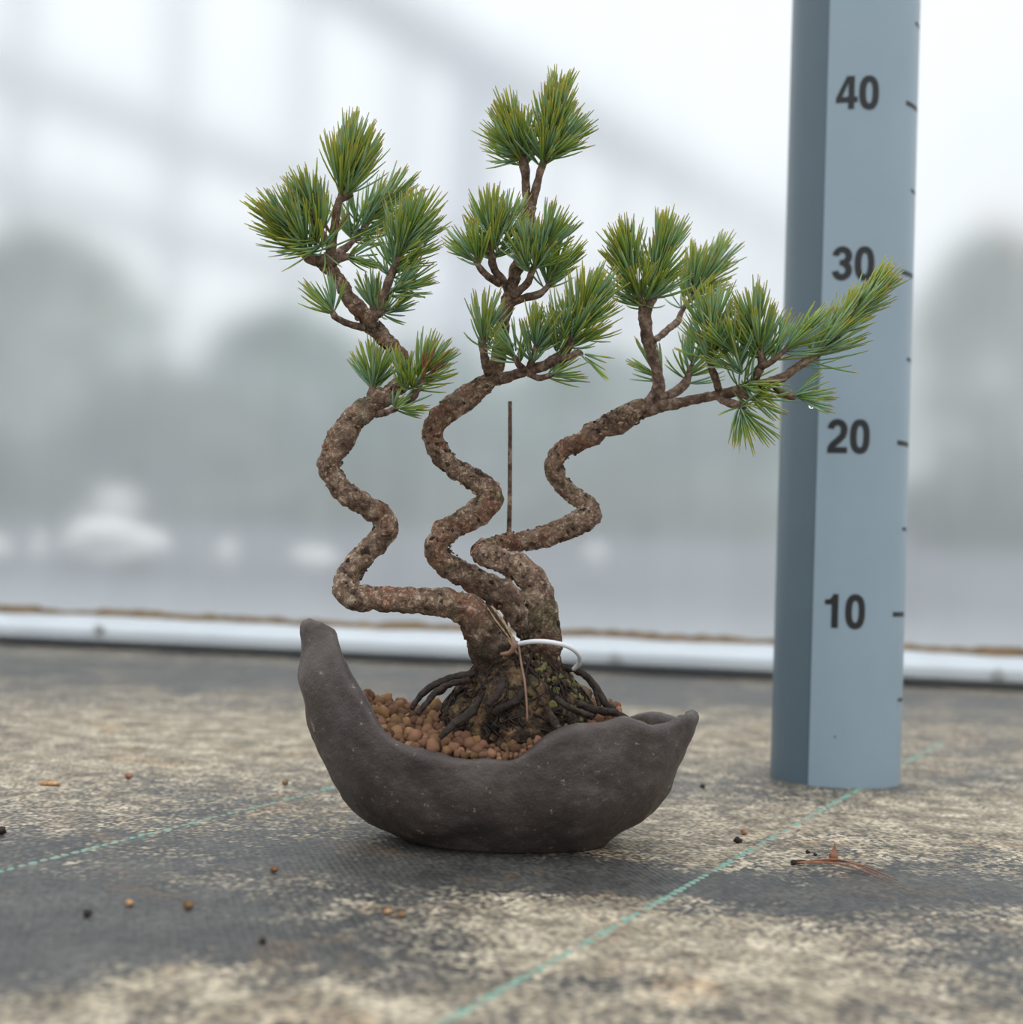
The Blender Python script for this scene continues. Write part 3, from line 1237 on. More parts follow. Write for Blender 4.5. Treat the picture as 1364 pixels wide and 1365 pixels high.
def soil_z(x, y):
    t = (y - (YC - 0.046)) / 0.09
    z = 0.0375 + 0.017 * max(0, min(1, t)) ** 0.8
    if x < PCX:
        z += 0.004 * min(1, (PCX - x) / 0.05) + 0.004 * max(0, (PCX - 0.045 - x) / 0.02)
    else:
        z += 0.008 * min(1, (x - PCX) / 0.045) - 0.010 * max(0, min(1, (x - PCX - 0.05) / 0.02))
    r2 = ((x - RMX) / 0.030) ** 2 + ((y - RMY) / 0.028) ** 2
    z += 0.010 * math.exp(-r2)
    return z


def inside_pot(x, y, z, m=0.006):
    c = (x - PCX)
    e = (ext_right(z) if c > 0 else ext_left(z)) - m
    b = ext_fb(z) - m
    return (c / e) ** 2 + ((y - YC) / b) ** 2 < 1


def build_soil():
    v, f = [], []
    NA, NR = 72, 16
    v.append(Vector((PCX, YC, soil_z(PCX, YC))))
    for k in range(1, NR + 1):
        for i in range(NA):
            a = 2 * math.pi * i / NA
            rr = k / NR
            z = 0.045
            for it in range(4):
                p = pot_pt(a, z, 0.0045)
                x = PCX + (p.x - PCX) * rr
                y = YC + (p.y - YC) * rr
                z = min(soil_z(x, y), rim_z(a) - 0.0015 if rr > 0.8 else 1)
            v.append(Vector((x, y, z + 0.0006 * noise.noise(Vector((x, y, 0)) * 400))))
    for i in range(NA):
        f.append((0, 1 + i, 1 + (i + 1) % NA))
    for k in range(NR - 1):
        for i in range(NA):
            a = 1 + k * NA + i
            b = 1 + k * NA + (i + 1) % NA
            f.append((a, a + NA, b + NA, b))
    parts = [(v, f)]
    # fine grit between the pellets
    ic = blob_mesh('tmp', 1.0, 1, 0.3, 1.5, 3.0)
    iv = [w.co.copy() for w in ic.vertices]
    iff = [tuple(p.vertices) for p in ic.polygons]
    bpy.data.meshes.remove(ic)
    for i in range(1300):
        x = PCX + R.uniform(-0.075, 0.055)
        y = YC + R.uniform(-0.048, 0.02)
        z = soil_z(x, y)
        if not inside_pot(x, y, z, 0.007):
            continue
        s = R.uniform(0.0005, 0.0013)
        rot = Matrix.Rotation(R.uniform(0, 6.28), 3, Vector((R.gauss(0, 1), R.gauss(0, 1), R.gauss(0, 1))).normalized())
        parts.append(([Vector((x, y, z + s * 0.4)) + rot @ (w * s) for w in iv], iff))
    o = link('soil_bed', mesh('soil_bed', *join_data(parts)), 'soil')
    tag(o, 'fine reddish brown grit soil filling the crescent pot', 'soil', kind='stuff')


build_soil()


# ------------------------------------------------------------------ clay pellets (each its own thing)
def build_pellets():
    protos = []
    for k in range(7):
        me = blob_mesh('clay_pellet', 1.0, 2, 0.42, 1.7, 11.3 * k + 2, (1, R.uniform(.8, 1), R.uniform(.75, .95)))
        me.materials.append(M['pellet'] if k % 5 else M['pellet_ochre'])
        protos.append(me)
    placed = []
    tries = 0
    while len(placed) < 285 and tries < 60000:
        tries += 1
        x = PCX + R.uniform(-0.068, 0.052)
        y = YC + R.uniform(-0.047, 0.018)
        z = soil_z(x, y)
        r = R.uniform(0.0017, 0.0032) if R.random() < 0.72 else R.uniform(0.0030, 0.0042)
        if x > PCX - 0.01:
            r *= 0.78
        if not inside_pot(x, y, z, 0.0054 + r * 0.7):
            continue
        if ((x - RMX) / 0.034) ** 2 + ((y - RMY) / 0.031) ** 2 < 1:
            continue
        lvl = 0
        ok = True
        for (a, b, c, s) in placed:
            d2 = (a - x) ** 2 + (b - y) ** 2
            if d2 < (0.70 * (r + s)) ** 2:
                ok = False
                break
        if not ok:
            continue
        placed.append((x, y, z + r * 0.55, r))
    for x, y, z, r in placed:
        o = bpy.data.objects.new('clay_pellet', protos[R.randrange(7)])
        COL.objects.link(o)
        o.location = (x, y, z)
        o.scale = (r, r, r)
        o.rotation_euler = (R.uniform(0, 6), R.uniform(0, 6), R.uniform(0, 6))
        tag(o, 'small rough reddish brown clay pellet among those heaped in the pot', 'pellet', 'clay pellets heaped in the pot')
    return protos


PROTOS = build_pellets()

LOOSE = [
    (251, 1212, 0.0022, 'pellet_ochre', 'largest tan pellet lying alone on the left floor fabric'),
    (172, 1208, 0.0016, 'pellet_ochre', 'small tan pellet left of the largest tan floor pellet'),
    (117, 1222, 0.0017, 'dead_root', 'small black crumb on the dark fabric at lower left'),
    (365, 1164, 0.0017, 'pellet', 'small brown pellet on the floor in front of the pot, left'),
    (172, 1038, 0.0022, 'pellet', 'brown pellet on the pale fabric left of the green thread end'),
    (380, 1047, 0.0019, 'pellet_ochre', 'orange-brown pellet on the floor close left of the pot'),
    (1, 1113, 0.0024, 'dead_root', 'dark crumb at the left edge of the picture'),
    (937, 1051, 0.0017, 'dead_root', 'dark crumb on the floor close right of the pot'),
    (992, 1113, 0.0019, 'pellet', 'brown crumb beside the green thread, farther of two'),
    (984, 1124, 0.0019, 'dead_root', 'dark brown crumb beside the green thread, nearer of two'),
    (1077, 1138, 0.0011, 'dead_root', 'tiny dark crumb at left above the fallen brown needles'),
    (1087, 1141, 0.0009, 'dead_root', 'tiniest dark crumb above the fallen brown needles'),
    (350, 1258, 0.0014, 'dead_root', 'blurred dark crumb at the edge of the pale stain'),
    (517, 1219, 0.0014, 'pellet_ochre', 'pale tan crumb on the dark patch below the pot, left one'),
    (535, 1223, 0.0015, 'pellet_ochre', 'pale tan crumb on the dark patch below the pot, right one'),
]
for i, (px, py, r, m, lab) in enumerate(LOOSE):
    g = ground(px, py)
    me = blob_mesh('loose_pellet', r * 0.85, 2, 0.45, 1.7, 5.1 * i + 1, (1.1, 1, 0.85))
    o = link('loose_pellet' if 'pellet' in lab else 'soil_crumb', me, m)
    o.location = (g.x, g.y, 0.0)
    zmin = min(v.co.z for v in me.vertices)
    o.location.z = -zmin
    tag(o, lab, 'pellet' if 'pellet' in lab else 'crumb')

# flake of dried orange debris on the left
g = ground(66, 1047)
o = link('debris_flake', blob_mesh('debris_flake', 0.0045, 2, 0.35, 1.4, 4.0, (1.3, 0.7, 0.22)), 'pellet_ochre')
o.location = (g.x, g.y, 0.0011)
tag(o, 'flat orange-tan flake of debris on the pale left fabric', 'flake')

# fallen brown needles with a stub
nd = empty('fallen_needles', ground(1062, 1154))
a = ground(1062, 1154)
for j, (ex, ey, mx_, my_) in enumerate(((1182, 1177, 1120, 1158), (1196, 1176, 1130, 1157), (1170, 1168, 1118, 1156))):
    m_, e_ = ground(mx_, my_), ground(ex, ey)
    zz = 0.0012 + 0.0006 * j
    link('needle', mesh('needle', *tube_data([(a.x, a.y, 0.0012), (m_.x, m_.y, zz + 0.0008), (e_.x, e_.y, 0.0009)],
                                             [0.00042, 0.0004, 0.00025], 6, 0.004)), 'dead_needle', nd)
b_ = ground(1074, 1153)
link('sheath', mesh('sheath', *tube_data([(a.x - 0.002, a.y, 0.0012), (b_.x, b_.y, 0.0014)], [0.0011, 0.0008], 8, 0.002)), 'dead_root', nd)
tag(nd, 'bundle of fallen reddish brown pine needles on the floor below the pole', 'pine needles')
b2 = ground(1111, 1149)
o = link('bud_husk', mesh('bud_husk', *tube_data([(b2.x, b2.y, 0.0005), (b2.x, b2.y, 0.003), (b2.x + 0.0003, b2.y, 0.0045), (b2.x + 0.0005, b2.y, 0.008)],
                                                [0.0017, 0.0021, 0.0011, 0.0002], 8, 0.001, 0.0003, 500)), 'dead_needle')
tag(o, 'small brown bud husk standing just behind the fallen needles', 'husk')

# ================================================================== THE PINE
D0 = 0.665
tree = empty('pine_bonsai', (RMX, RMY, 0.05))
tag(tree, 'three-trunked zigzag pine bonsai with tufted green needles in the pot', 'bonsai tree')


def tubepx(name, pts, parent, mat='bark', seg=32, amp=0.0014, nscale=200, step=0.0011, seed=0.0, rscale=1.0):
    P, Rr = [], []
    for q in pts:
        px, py, r = q[:3]
        d = q[3] if len(q) > 3 else D0
        P.append(at(px, py, d))
        Rr.append(r * d / F * rscale)
    v, f = tube_data(P, Rr, seg, step, amp, nscale, seed)
    return link(name, mesh(name, v, f), mat, parent)


trunkA = [(668, 905, 32, .658), (656, 872, 28, .655), (643, 842, 25, .652), (628, 818, 22, .650), (605, 805, 19, .648),
          (562, 801, 17, .646), (510, 799, 16, .648), (474, 797, 16.5, .650), (461, 786, 17, .652), (464, 769, 16.5, .655),
          (482, 743, 15.5, .657), (505, 720, 15, .657), (516, 704, 14.5, .656), (511, 690, 15, .656), (490, 676, 14.5, .655),
          (462, 657, 14, .654), (442, 634, 14, .653), (441, 610, 15.5, .653), (455, 583, 18.5, .654), (474, 557, 16, .655),
          (500, 537, 14, .657), (524, 520, 11.5, .660), (539, 505, 9.5, .664), (539, 484, 9, .667), (528, 468, 10, .668),
          (510, 449, 10.5, .667), (496, 432, 11.5, .666), (482, 418, 11, .665), (466, 397, 9, .663), (450, 372, 8, .661),
          (440, 358, 9, .660), (431, 348, 10, .660)]
trunkB = [(722, 880, 18, .672), (712, 852, 17, .674), (698, 824, 20, .676), (674, 796, 19.5, .677), (642, 778, 17.5, .675),
          (608, 761, 16.5, .672), (586, 743, 16, .670), (583, 725, 16, .668), (600, 704, 16, .668), (627, 690, 16.5, .668),
          (650, 673, 17, .668), (653, 657, 16.5, .669), (637, 642, 15, .670), (607, 625, 13.5, .671), (584, 601, 13.5, .671),
          (577, 577, 13.5, .671), (592, 551, 15, .670), (618, 533, 16.5, .669), (640, 517, 13, .668), (656, 503, 11.5, .668),
          (663, 486, 10, .668), (668, 458, 9, .668), (674, 416, 8.5, .667), (682, 385, 9, .667), (688, 362, 8.5, .667),
          (698, 325, 8, .668), (704, 296, 9, .668), (708, 276, 8.5, .668)]
trunkC = [(728, 890, 22, .656), (728, 862, 20.5, .654), (726, 835, 19.5, .652), (721, 802, 20, .650), (711, 775, 19.5, .650),
          (692, 756, 18, .651), (668, 746, 16, .653), (648, 740, 15.5, .657), (641, 737, 14.5, .663), (650, 729, 12, .671), (672, 724, 12, .678),
          (700, 721, 13.5, .683), (730, 714, 14, .684), (760, 702, 15, .684), (780, 692, 16.5, .683), (787, 681, 15, .684),
          (779, 670, 11.5, .686), (762, 658, 11, .687), (747, 643, 11.5, .687), (739, 624, 12, .687), (745, 604, 12, .686),
          (769, 590, 13, .684), (800, 573, 14, .682), (826, 560, 17, .680), (845, 550, 14.5, .679), (862, 540, 12.5, .678)]
tA = tubepx('trunk', trunkA, tree, seed=1.0)
tB = tubepx('trunk', trunkB, tree, seed=9.0)
tC = tubepx('trunk', trunkC, tree, seed=17.0)
tag(tA, 'left zigzag trunk')
tag(tB, 'middle zigzag trunk')
tag(tC, 'right leaning trunk')

# bark flakes and moss tufts clinging to the trunks
fl = []
for tr_, sd in ((trunkA, 1), (trunkB, 2), (trunkC, 3)):
    rr = random.Random(sd)
    for i in range(420):
        k = rr.uniform(0.5, len(tr_) - 3 if sd != 3 else len(tr_) - 1.2)
        j = int(k)
        u = k - j
        a, b = tr_[j], tr_[j + 1]
        r = (a[2] + (b[2] - a[2]) * u)
        if r < 11:
            continue
        d = a[3] + (b[3] - a[3]) * u
        c = at(a[0] + (b[0] - a[0]) * u, a[1] + (b[1] - a[1]) * u, d)
        tan = (at(b[0], b[1], b[3]) - at(a[0], a[1], a[3])).normalized()
        n_ = tan.orthogonal().normalized()
        n_.rotate(Matrix.Rotation(rr.uniform(0, 6.28), 3, tan))
        p = c + n_ * (r * d / F * 0.97)
        s = rr.uniform(0.0004, 0.0013)
        bt = tan.cross(n_)
        an = rr.uniform(0, 6.28)
        e1 = (tan * math.cos(an) + bt * math.sin(an)) * s * 1.5
        e2 = (bt * math.cos(an) - tan * math.sin(an)) * s
        top = n_ * rr.uniform(0.0003, 0.0009)
        vv = [p - e1, p - e2, p + e1, p + e2, p - e1 * .5 + top, p - e2 * .5 + top * .8, p + e1 * .5 + top, p + e2 * .5 + top * .7]
        fl.append((vv, [(4, 5, 6, 7), (0, 1, 5, 4), (1, 2, 6, 5), (2, 3, 7, 6), (3, 0, 4, 7)]))
o = link('bark_flakes', mesh('bark_flakes', *join_data(fl), smooth=False), 'bark_flake', tree)
tag(o, 'loose flaking scales of bark', kind='stuff')

BR = {}


def branch(key, pts, rs=1.0):
    BR[key] = tubepx('branch', pts, tree, 'twig_bark', 14, 0.0007, 300, 0.0012, seed=len(BR) * 3.3, rscale=rs)
    # little knobs (needle scars) along the shoot
    return BR[key]


# left crown
branch('A_top', [(436, 350, 8, .660), (443, 325, 6, .659), (447, 295, 5.5, .658), (451, 272, 5, .657), (456, 255, 4, .657), (462, 225, 2.5, .656)])
branch('A_toptwig', [(451, 268, 4, .657), (462, 262, 4.5, .657), (470, 258, 3.5, .657)])
branch('A_left', [(434, 349, 9, .660), (416, 345, 8, .656), (405, 336, 6, .652), (394, 322, 4, .649), (380, 300, 2.5, .646)])
branch('A_left_up', [(442, 330, 5, .659), (430, 312, 4.5, .655), (421, 295, 4, .652), (415, 275, 2.5, .650)])
branch('A_back', [(440, 346, 8, .661), (455, 335, 6, .668), (472, 320, 4, .676), (500, 285, 3, .684), (515, 265, 2, .686)])
branch('A_stub', [(442, 350, 8, .660), (458, 343, 5, .658), (472, 342, 4.5, .657)])
branch('A_right', [(494, 432, 8, .666), (503, 414, 7, .664), (512, 396, 6.5, .662), (517, 378, 6, .661), (525, 358, 5.5, .660), (538, 330, 4, .659), (546, 312, 2.5, .658)])
branch('A_right_low', [(514, 392, 5, .662), (521, 388, 3.5, .660), (532, 382, 2.5, .657)])
branch('A_small_l', [(485, 436, 5.5, .665), (468, 433, 4.5, .660), (454, 427, 4.5, .656), (446, 421, 4.5, .654), (442, 412, 2.5, .653)])
branch('A_small_m', [(500, 420, 4, .665), (496, 412, 3, .668), (494, 402, 2, .670)])
branch('A_small_r', [(506, 420, 4, .664), (516, 414, 3, .660), (524, 411, 2, .658)])
branch('A_low_l', [(500, 540, 6, .657), (496, 528, 7, .660), (497, 516, 5, .661), (499, 500, 2.5, .662)])
branch('A_low_r', [(524, 534, 6, .657), (538, 536, 6.5, .652), (550, 528, 6, .648), (558, 515, 5, .645), (566, 498, 3, .643)])
branch('A_low_under', [(502, 552, 5, .656), (514, 550, 4.5, .651), (525, 546, 4, .647), (532, 542, 2.5, .645)])

# middle crown
branch('B_top_l', [(706, 280, 6.5, .668), (702, 262, 5.8, .667), (701, 236, 5.6, .666), (699, 222, 6.5, .665), (694, 200, 4, .664), (688, 182, 2.5, .663)])
branch('B_top_r', [(708, 280, 6.5, .668), (712, 262, 5.8, .666), (718, 238, 5.2, .664), (722, 224, 5, .663), (730, 196, 4, .661), (738, 165, 3, .660), (743, 140, 2, .660)])
branch('B_mid_l', [(681, 392, 7, .667), (672, 376, 6, .663), (660, 360, 5.5, .660), (656, 345, 5.5, .658), (654, 325, 3.5, .657), (653, 308, 2, .656)])
branch('B_mid_l2', [(666, 378, 5, .663), (650, 368, 4.5, .656), (641, 359, 4.5, .652), (632, 345, 2.5, .650)])
branch('B_mid_r', [(680, 396, 7, .667), (693, 387, 5.5, .661), (704, 376, 5, .657), (709, 362, 4.5, .654), (722, 340, 3, .651), (732, 322, 2, .650)])
branch('B_mid_r2', [(682, 402, 7, .667), (700, 397, 5.5, .664), (716, 393, 5.5, .663), (728, 384, 4, .663), (742, 365, 2.5, .664)])
branch('B_small_l', [(653, 503, 7, .668), (648, 487, 6, .660), (645, 470, 5.5, .656), (643, 455, 5.5, .655), (647, 440, 3, .654)])
branch('B_low', [(660, 506, 9, .667), (682, 501, 7, .660), (702, 494, 6.5, .655), (722, 489, 7, .651), (742, 478, 7, .648), (755, 466, 6, .646), (764, 450, 5, .644), (775, 425, 3.5, .643), (783, 405, 2.5, .642)])
branch('B_low_mid', [(704, 494, 5.5, .655), (708, 484, 4.5, .650), (713, 468, 3.5, .647), (717, 450, 2.2, .645)])
branch('B_low_mid2', [(700, 494, 5, .655), (692, 486, 4.5, .650), (686, 474, 2.5, .648)])
branch('B_low_r', [(740, 482, 6, .648), (756, 477, 5, .643), (770, 470, 4, .640), (776, 472, 2.5, .638)])
branch('B_low_u', [(705, 498, 5, .654), (718, 504, 4, .650), (732, 501, 4, .648), (740, 498, 2, .647)])

# right crown
branch('C_up', [(866, 541, 11, .678), (877, 520, 9.5, .676), (877, 500, 8, .675), (872, 478, 7.8, .674), (864, 453, 8, .672), (860, 425, 9, .671), (860, 408, 8.5, .671)])
branch('C_up_l', [(860, 412, 7, .671), (850, 395, 5, .667), (842, 370, 3.5, .664), (837, 345, 2.5, .663)])
branch('C_up_r', [(862, 412, 7, .671), (870, 392, 8, .670), (878, 372, 5, .669), (882, 345, 2.5, .668)])
branch('C_back', [(870, 455, 5, .672), (880, 448, 4.5, .678), (892, 438, 4.5, .684), (904, 428, 4.5, .690), (909, 415, 3.5, .694), (930, 385, 3, .698), (950, 355, 2, .700)])
branch('C_right', [(858, 546, 11, .678), (886, 541, 8, .674), (925, 533, 6.5, .668), (954, 527, 6.5, .663), (978, 522, 7, .658), (1000, 515, 6.5, .655), (1020, 510, 6, .652), (1043, 503, 6, .650), (1064, 489, 5.5, .650), (1084, 476, 5.2, .650), (1108, 458, 4.5, .650), (1135, 428, 3.5, .650), (1155, 400, 2.5, .650)])
branch('C_inner', [(876, 532, 8, .676), (896, 525, 6.5, .682), (912, 513, 6.5, .686), (918, 500, 5, .688), (924, 482, 2.5, .690)])
branch('C_mid_l', [(960, 526, 5.5, .662), (955, 508, 5, .656), (948, 488, 5, .652), (946, 470, 4.5, .650), (948, 440, 2.5, .648)])
branch('C_mid_r', [(1000, 516, 6, .655), (1010, 498, 6, .652), (1016, 484, 5.5, .650), (1012, 462, 4.5, .649), (1008, 435, 2.5, .648)])
branch('C_mid_r2', [(1014, 488, 5, .650), (1026, 484, 4.5, .646), (1044, 470, 3, .643), (1062, 452, 2, .642)])
branch('C_under', [(960, 530, 6, .662), (974, 538, 6, .656), (986, 540, 5, .652), (992, 546, 3.5, .650)])
branch('C_under2', [(985, 524, 5, .657), (998, 530, 4, .652), (1010, 532, 2.5, .650)])
branch('C_tip_low', [(1030, 511, 5, .651), (1042, 523, 4.5, .650), (1054, 529, 4.5, .650), (1060, 530, 3, .650)])


def needle_data(p0, dirv, L, w, bend, tone, segs=4):
    """one needle: three-sided, tapering, gently bent"""
    T = dirv.normalized()
    N = T.orthogonal().normalized()
    B = T.cross(N)
    V, A = [], []
    for i in range(segs + 1):
        t = i / segs
        c = p0 + T * (L * t) + bend * (L * t * t)
        ww = w * (0.75 + 0.25 * min(1, t * 5)) * (1.0 if t < 0.8 else 1 - 0.6 * ((t - 0.8) / 0.2) ** 2)
        for k in range(3):
            an = 2 * math.pi * k / 3
            V.append(c + (N * math.cos(an) + B * math.sin(an)) * ww)
            A.append(t)
    Fc = []
    for i in range(segs):
        for k in range(3):
            a = i * 3 + k
            b = i * 3 + (k + 1) % 3
            Fc.append((a, b, b + 3, a + 3))
    return V, Fc, A


TUFTS = 0


def tuft(key, b, t, n, Lpx, a0=62, a1=14, wide=1.0, mat='needle', bluish=0.5, name='needle_tuft', down=0.0, curl=0.35):
    """needles spreading from a shoot b -> t (px, py, depth); a0/a1 spread at the shoot base/tip in degrees"""
    global TUFTS
    TUFTS += 1
    rr = random.Random(1000 + TUFTS)
    p0, p1 = at(*b), at(*t)
    ax = (p1 - p0)
    ln = ax.length
    T = ax.normalized()
    N = T.orthogonal().normalized()
    B = T.cross(N)
    k_ = b[2] / F
    V, Fc, A, TN = [], [], [], []
    n = int(n * 1.12)
    for i in range(n):
        # bundles of up to five needles
        if i % (3 if n > 70 else 2) == 0:
            u = rr.random() ** 0.8
            az = rr.uniform(0, 2 * math.pi)
            spread = math.radians(a0 + (a1 - a0) * u) * (0.75 + 0.5 * rr.random())
            bl = Lpx * (0.85 + 0.3 * rr.random())
            btone = 0.82 * rr.random() if rr.random() > bluish * 0.35 else 0.6 + 0.4 * rr.random()
        az2 = az + rr.gauss(0, 0.28)
        sp = max(0.02, spread + rr.gauss(0, 0.13))
        d = T * math.cos(sp) + (N * math.cos(az2) + B * math.sin(az2)) * math.sin(sp) * wide
        d.normalize()
        side = d - T * d.dot(T)
        bend = T * (curl * rr.uniform(0.2, 0.8) * math.sin(sp)) - side * (curl * 0.25) + Vector((0, 0, -down * 0.3))
        L = bl * rr.uniform(0.88, 1.1) * k_
        org = p0 + T * (ln * u) + (N * math.cos(az) + B * math.sin(az)) * 0.0008
        v, f, a = needle_data(org, d, L, rr.uniform(0.00040, 0.00052), bend, 0)
        o = len(V)
        V += v
        Fc += [tuple(x + o for x in q) for q in f]
        A += a
        tn = min(1, max(0, btone + rr.gauss(0, 0.08)))
        TN += [tn] * len(v)
    me = mesh('needle_tuft', V, Fc)
    at1 = me.attributes.new('along', 'FLOAT', 'POINT')
    at1.data.foreach_set('value', A)
    at2 = me.attributes.new('tone', 'FLOAT', 'POINT')
    at2.data.foreach_set('value', TN)
    o = link(name, me, mat)
    br = BR[key]
    o.parent = br
    o.matrix_parent_inverse = Matrix.Identity(4)
    # branch origin sits at the world origin (its parent inverse undoes the tree empty)
    return o


# ---- left crown
tuft('A_top', (453, 264, .657), (464, 212, .656), 190, 62, 42, 10)
tuft('A_toptwig', (462, 262, .657), (478, 222, .656), 60, 52, 45, 18)
tuft('A_left', (416, 340, .655), (392, 300, .647), 120, 58, 60, 18)
tuft('A_left', (405, 332, .652), (378, 302, .646), 80, 52, 48, 16)
tuft('A_left_up', (430, 310, .655), (412, 268, .650), 120, 46, 55, 16)
tuft('A_left', (432, 336, .655), (420, 318, .650), 50, 60, 85, 50)
tuft('A_back', (466, 325, .676), (516, 268, .686), 130, 52, 62, 16, bluish=1.4)
tuft('A_back', (468, 318, .674), (488, 280, .680), 70, 46, 80, 40, bluish=1.4)
tuft('A_stub', (462, 343, .658), (476, 342, .657), 22, 36, 60, 30, bluish=1.0)
tuft('A_right', (527, 352, .660), (550, 302, .658), 190, 56, 62, 16)
tuft('A_right', (520, 372, .661), (530, 352, .660), 30, 52, 75, 55)
tuft('A_right_low', (517, 394, .661), (540, 380, .657), 55, 44, 55, 20, bluish=1.2)
tuft('A_small_l', (448, 422, .654), (440, 408, .653), 34, 46, 62, 25, bluish=0.9)
tuft('A_small_m', (499, 420, .666), (494, 398, .670), 42, 40, 50, 20, bluish=1.0)
tuft('A_small_r', (508, 420, .664), (526, 410, .657), 36, 32, 50, 20, bluish=1.0)
tuft('A_low_l', (497, 522, .661), (500, 494, .662), 105, 46, 68, 18, bluish=1.0)
tuft('A_low_r', (548, 520, .648), (570, 490, .643), 105, 46, 72, 18, bluish=0.7)
tuft('A_low_r', (538, 520, .652), (540, 500, .650), 36, 42, 60, 30)
tuft('A_low_under', (526, 546, .647), (538, 541, .645), 26, 34, 50, 25)
tuft('A_low_r', (566, 505, .641), (574, 488, .640), 9, 34, 30, 15, mat='dead_needle', name='dead_needles')
tuft('A_top', (446, 318, .655), (450, 300, .655), 8, 30, 60, 30, mat='dead_needle', name='dead_needles')

# ---- middle crown
tuft('B_top_l', (700, 222, .665), (686, 178, .663), 170, 54, 66, 16)
tuft('B_top_l', (696, 214, .665), (674, 190, .660), 50, 44, 60, 22)
tuft('B_top_r', (722, 228, .663), (736, 172, .660), 190, 56, 68, 18)
tuft('B_top_r', (734, 180, .661), (744, 132, .660), 110, 42, 36, 8)
tuft('B_top_r', (727, 214, .660), (752, 186, .656), 60, 48, 55, 22)
tuft('B_mid_l', (656, 346, .658), (654, 298, .656), 130, 48, 64, 16)
tuft('B_mid_l2', (641, 358, .652), (630, 332, .649), 70, 46, 66, 22)
tuft('B_mid_l', (664, 338, .656), (676, 300, .656), 60, 46, 50, 16)
tuft('B_mid_r', (709, 366, .655), (732, 320, .650), 130, 48, 66, 18)
tuft('B_mid_r2', (726, 386, .663), (744, 352, .664), 90, 46, 64, 18)
tuft('B_mid_r', (704, 362, .652), (704, 328, .650), 50, 42, 50, 20)
tuft('B_small_l', (643, 458, .655), (648, 434, .654), 46, 50, 46, 20, bluish=1.0)
tuft('B_small_l', (645, 468, .655), (652, 450, .652), 16, 44, 60, 40)
tuft('B_low_mid', (709, 488, .650), (718, 446, .645), 95, 48, 64, 18, bluish=1.2)
tuft('B_low_mid2', (692, 484, .650), (684, 462, .648), 40, 44, 60, 22, bluish=1.0)
tuft('B_low', (758, 464, .646), (785, 400, .642), 210, 56, 62, 18)
tuft('B_low', (742, 474, .648), (748, 440, .646), 60, 48, 60, 28, bluish=1.2)
tuft('B_low_r', (772, 470, .640), (782, 476, .637), 9, 44, 32, 14)
tuft('B_low_u', (730, 502, .648), (744, 496, .647), 24, 38, 55, 25)

# ---- right crown
tuft('C_up_l', (854, 408, .668), (834, 338, .663), 190, 50, 66, 16)
tuft('C_up_r', (866, 398, .670), (884, 335, .668), 190, 52, 58, 14)
tuft('C_up', (860, 412, .669), (860, 395, .668), 36, 48, 85, 60)
tuft('C_back', (910, 414, .694), (952, 352, .700), 150, 46, 58, 16, bluish=1.0)
tuft('C_back', (912, 412, .694), (924, 366, .697), 70, 44, 40, 14, bluish=1.0)
tuft('C_inner', (914, 512, .686), (926, 476, .690), 70, 46, 72, 26, bluish=1.2)
tuft('C_inner', (884, 510, .682), (862, 484, .684), 30, 40, 48, 20, bluish=1.2)
tuft('C_mid_l', (948, 486, .652), (949, 430, .648), 150, 54, 64, 18, bluish=1.1)
tuft('C_mid_r', (1014, 482, .650), (1006, 430, .648), 150, 54, 62, 18, bluish=1.1)
tuft('C_mid_r2', (1030, 482, .646), (1066, 450, .642), 50, 54, 46, 18, bluish=0.9)
tuft('C_mid_r', (990, 500, .650), (976, 462, .644), 70, 54, 64, 26, bluish=0.7)
tuft('C_right', (972, 520, .656), (1010, 505, .650), 50, 52, 85, 50, bluish=0.5)
tuft('C_right', (1082, 476, .650), (1162, 392, .650), 170, 50, 46, 12, bluish=0.6)
tuft('C_right', (1070, 486, .650), (1110, 450, .648), 60, 62, 48, 26, bluish=1.0)
tuft('C_right', (1130, 434, .650), (1166, 388, .650), 80, 40, 30, 10, bluish=0.3)
tuft('C_under', (986, 542, .651), (994, 556, .649), 44, 46, 72, 26, bluish=0.7)
tuft('C_under2', (1000, 531, .652), (1018, 534, .648), 20, 40, 58, 28, bluish=0.7)
drop_tuft = tuft('C_tip_low', (1056, 529, .650), (1070, 528, .649), 26, 44, 48, 20, bluish=1.2)

# water drop hanging from a needle of the lowest right shoot
dm = blob_mesh('water_drop', 0.0013, 2, 0.0, 1, 0, (1, 1, 1.15))
o = link('water_drop', dm, 'water')
o.parent = BR['C_tip_low']
o.matrix_parent_inverse = Matrix.Identity(4)
o.location = at(1082, 541, .649)


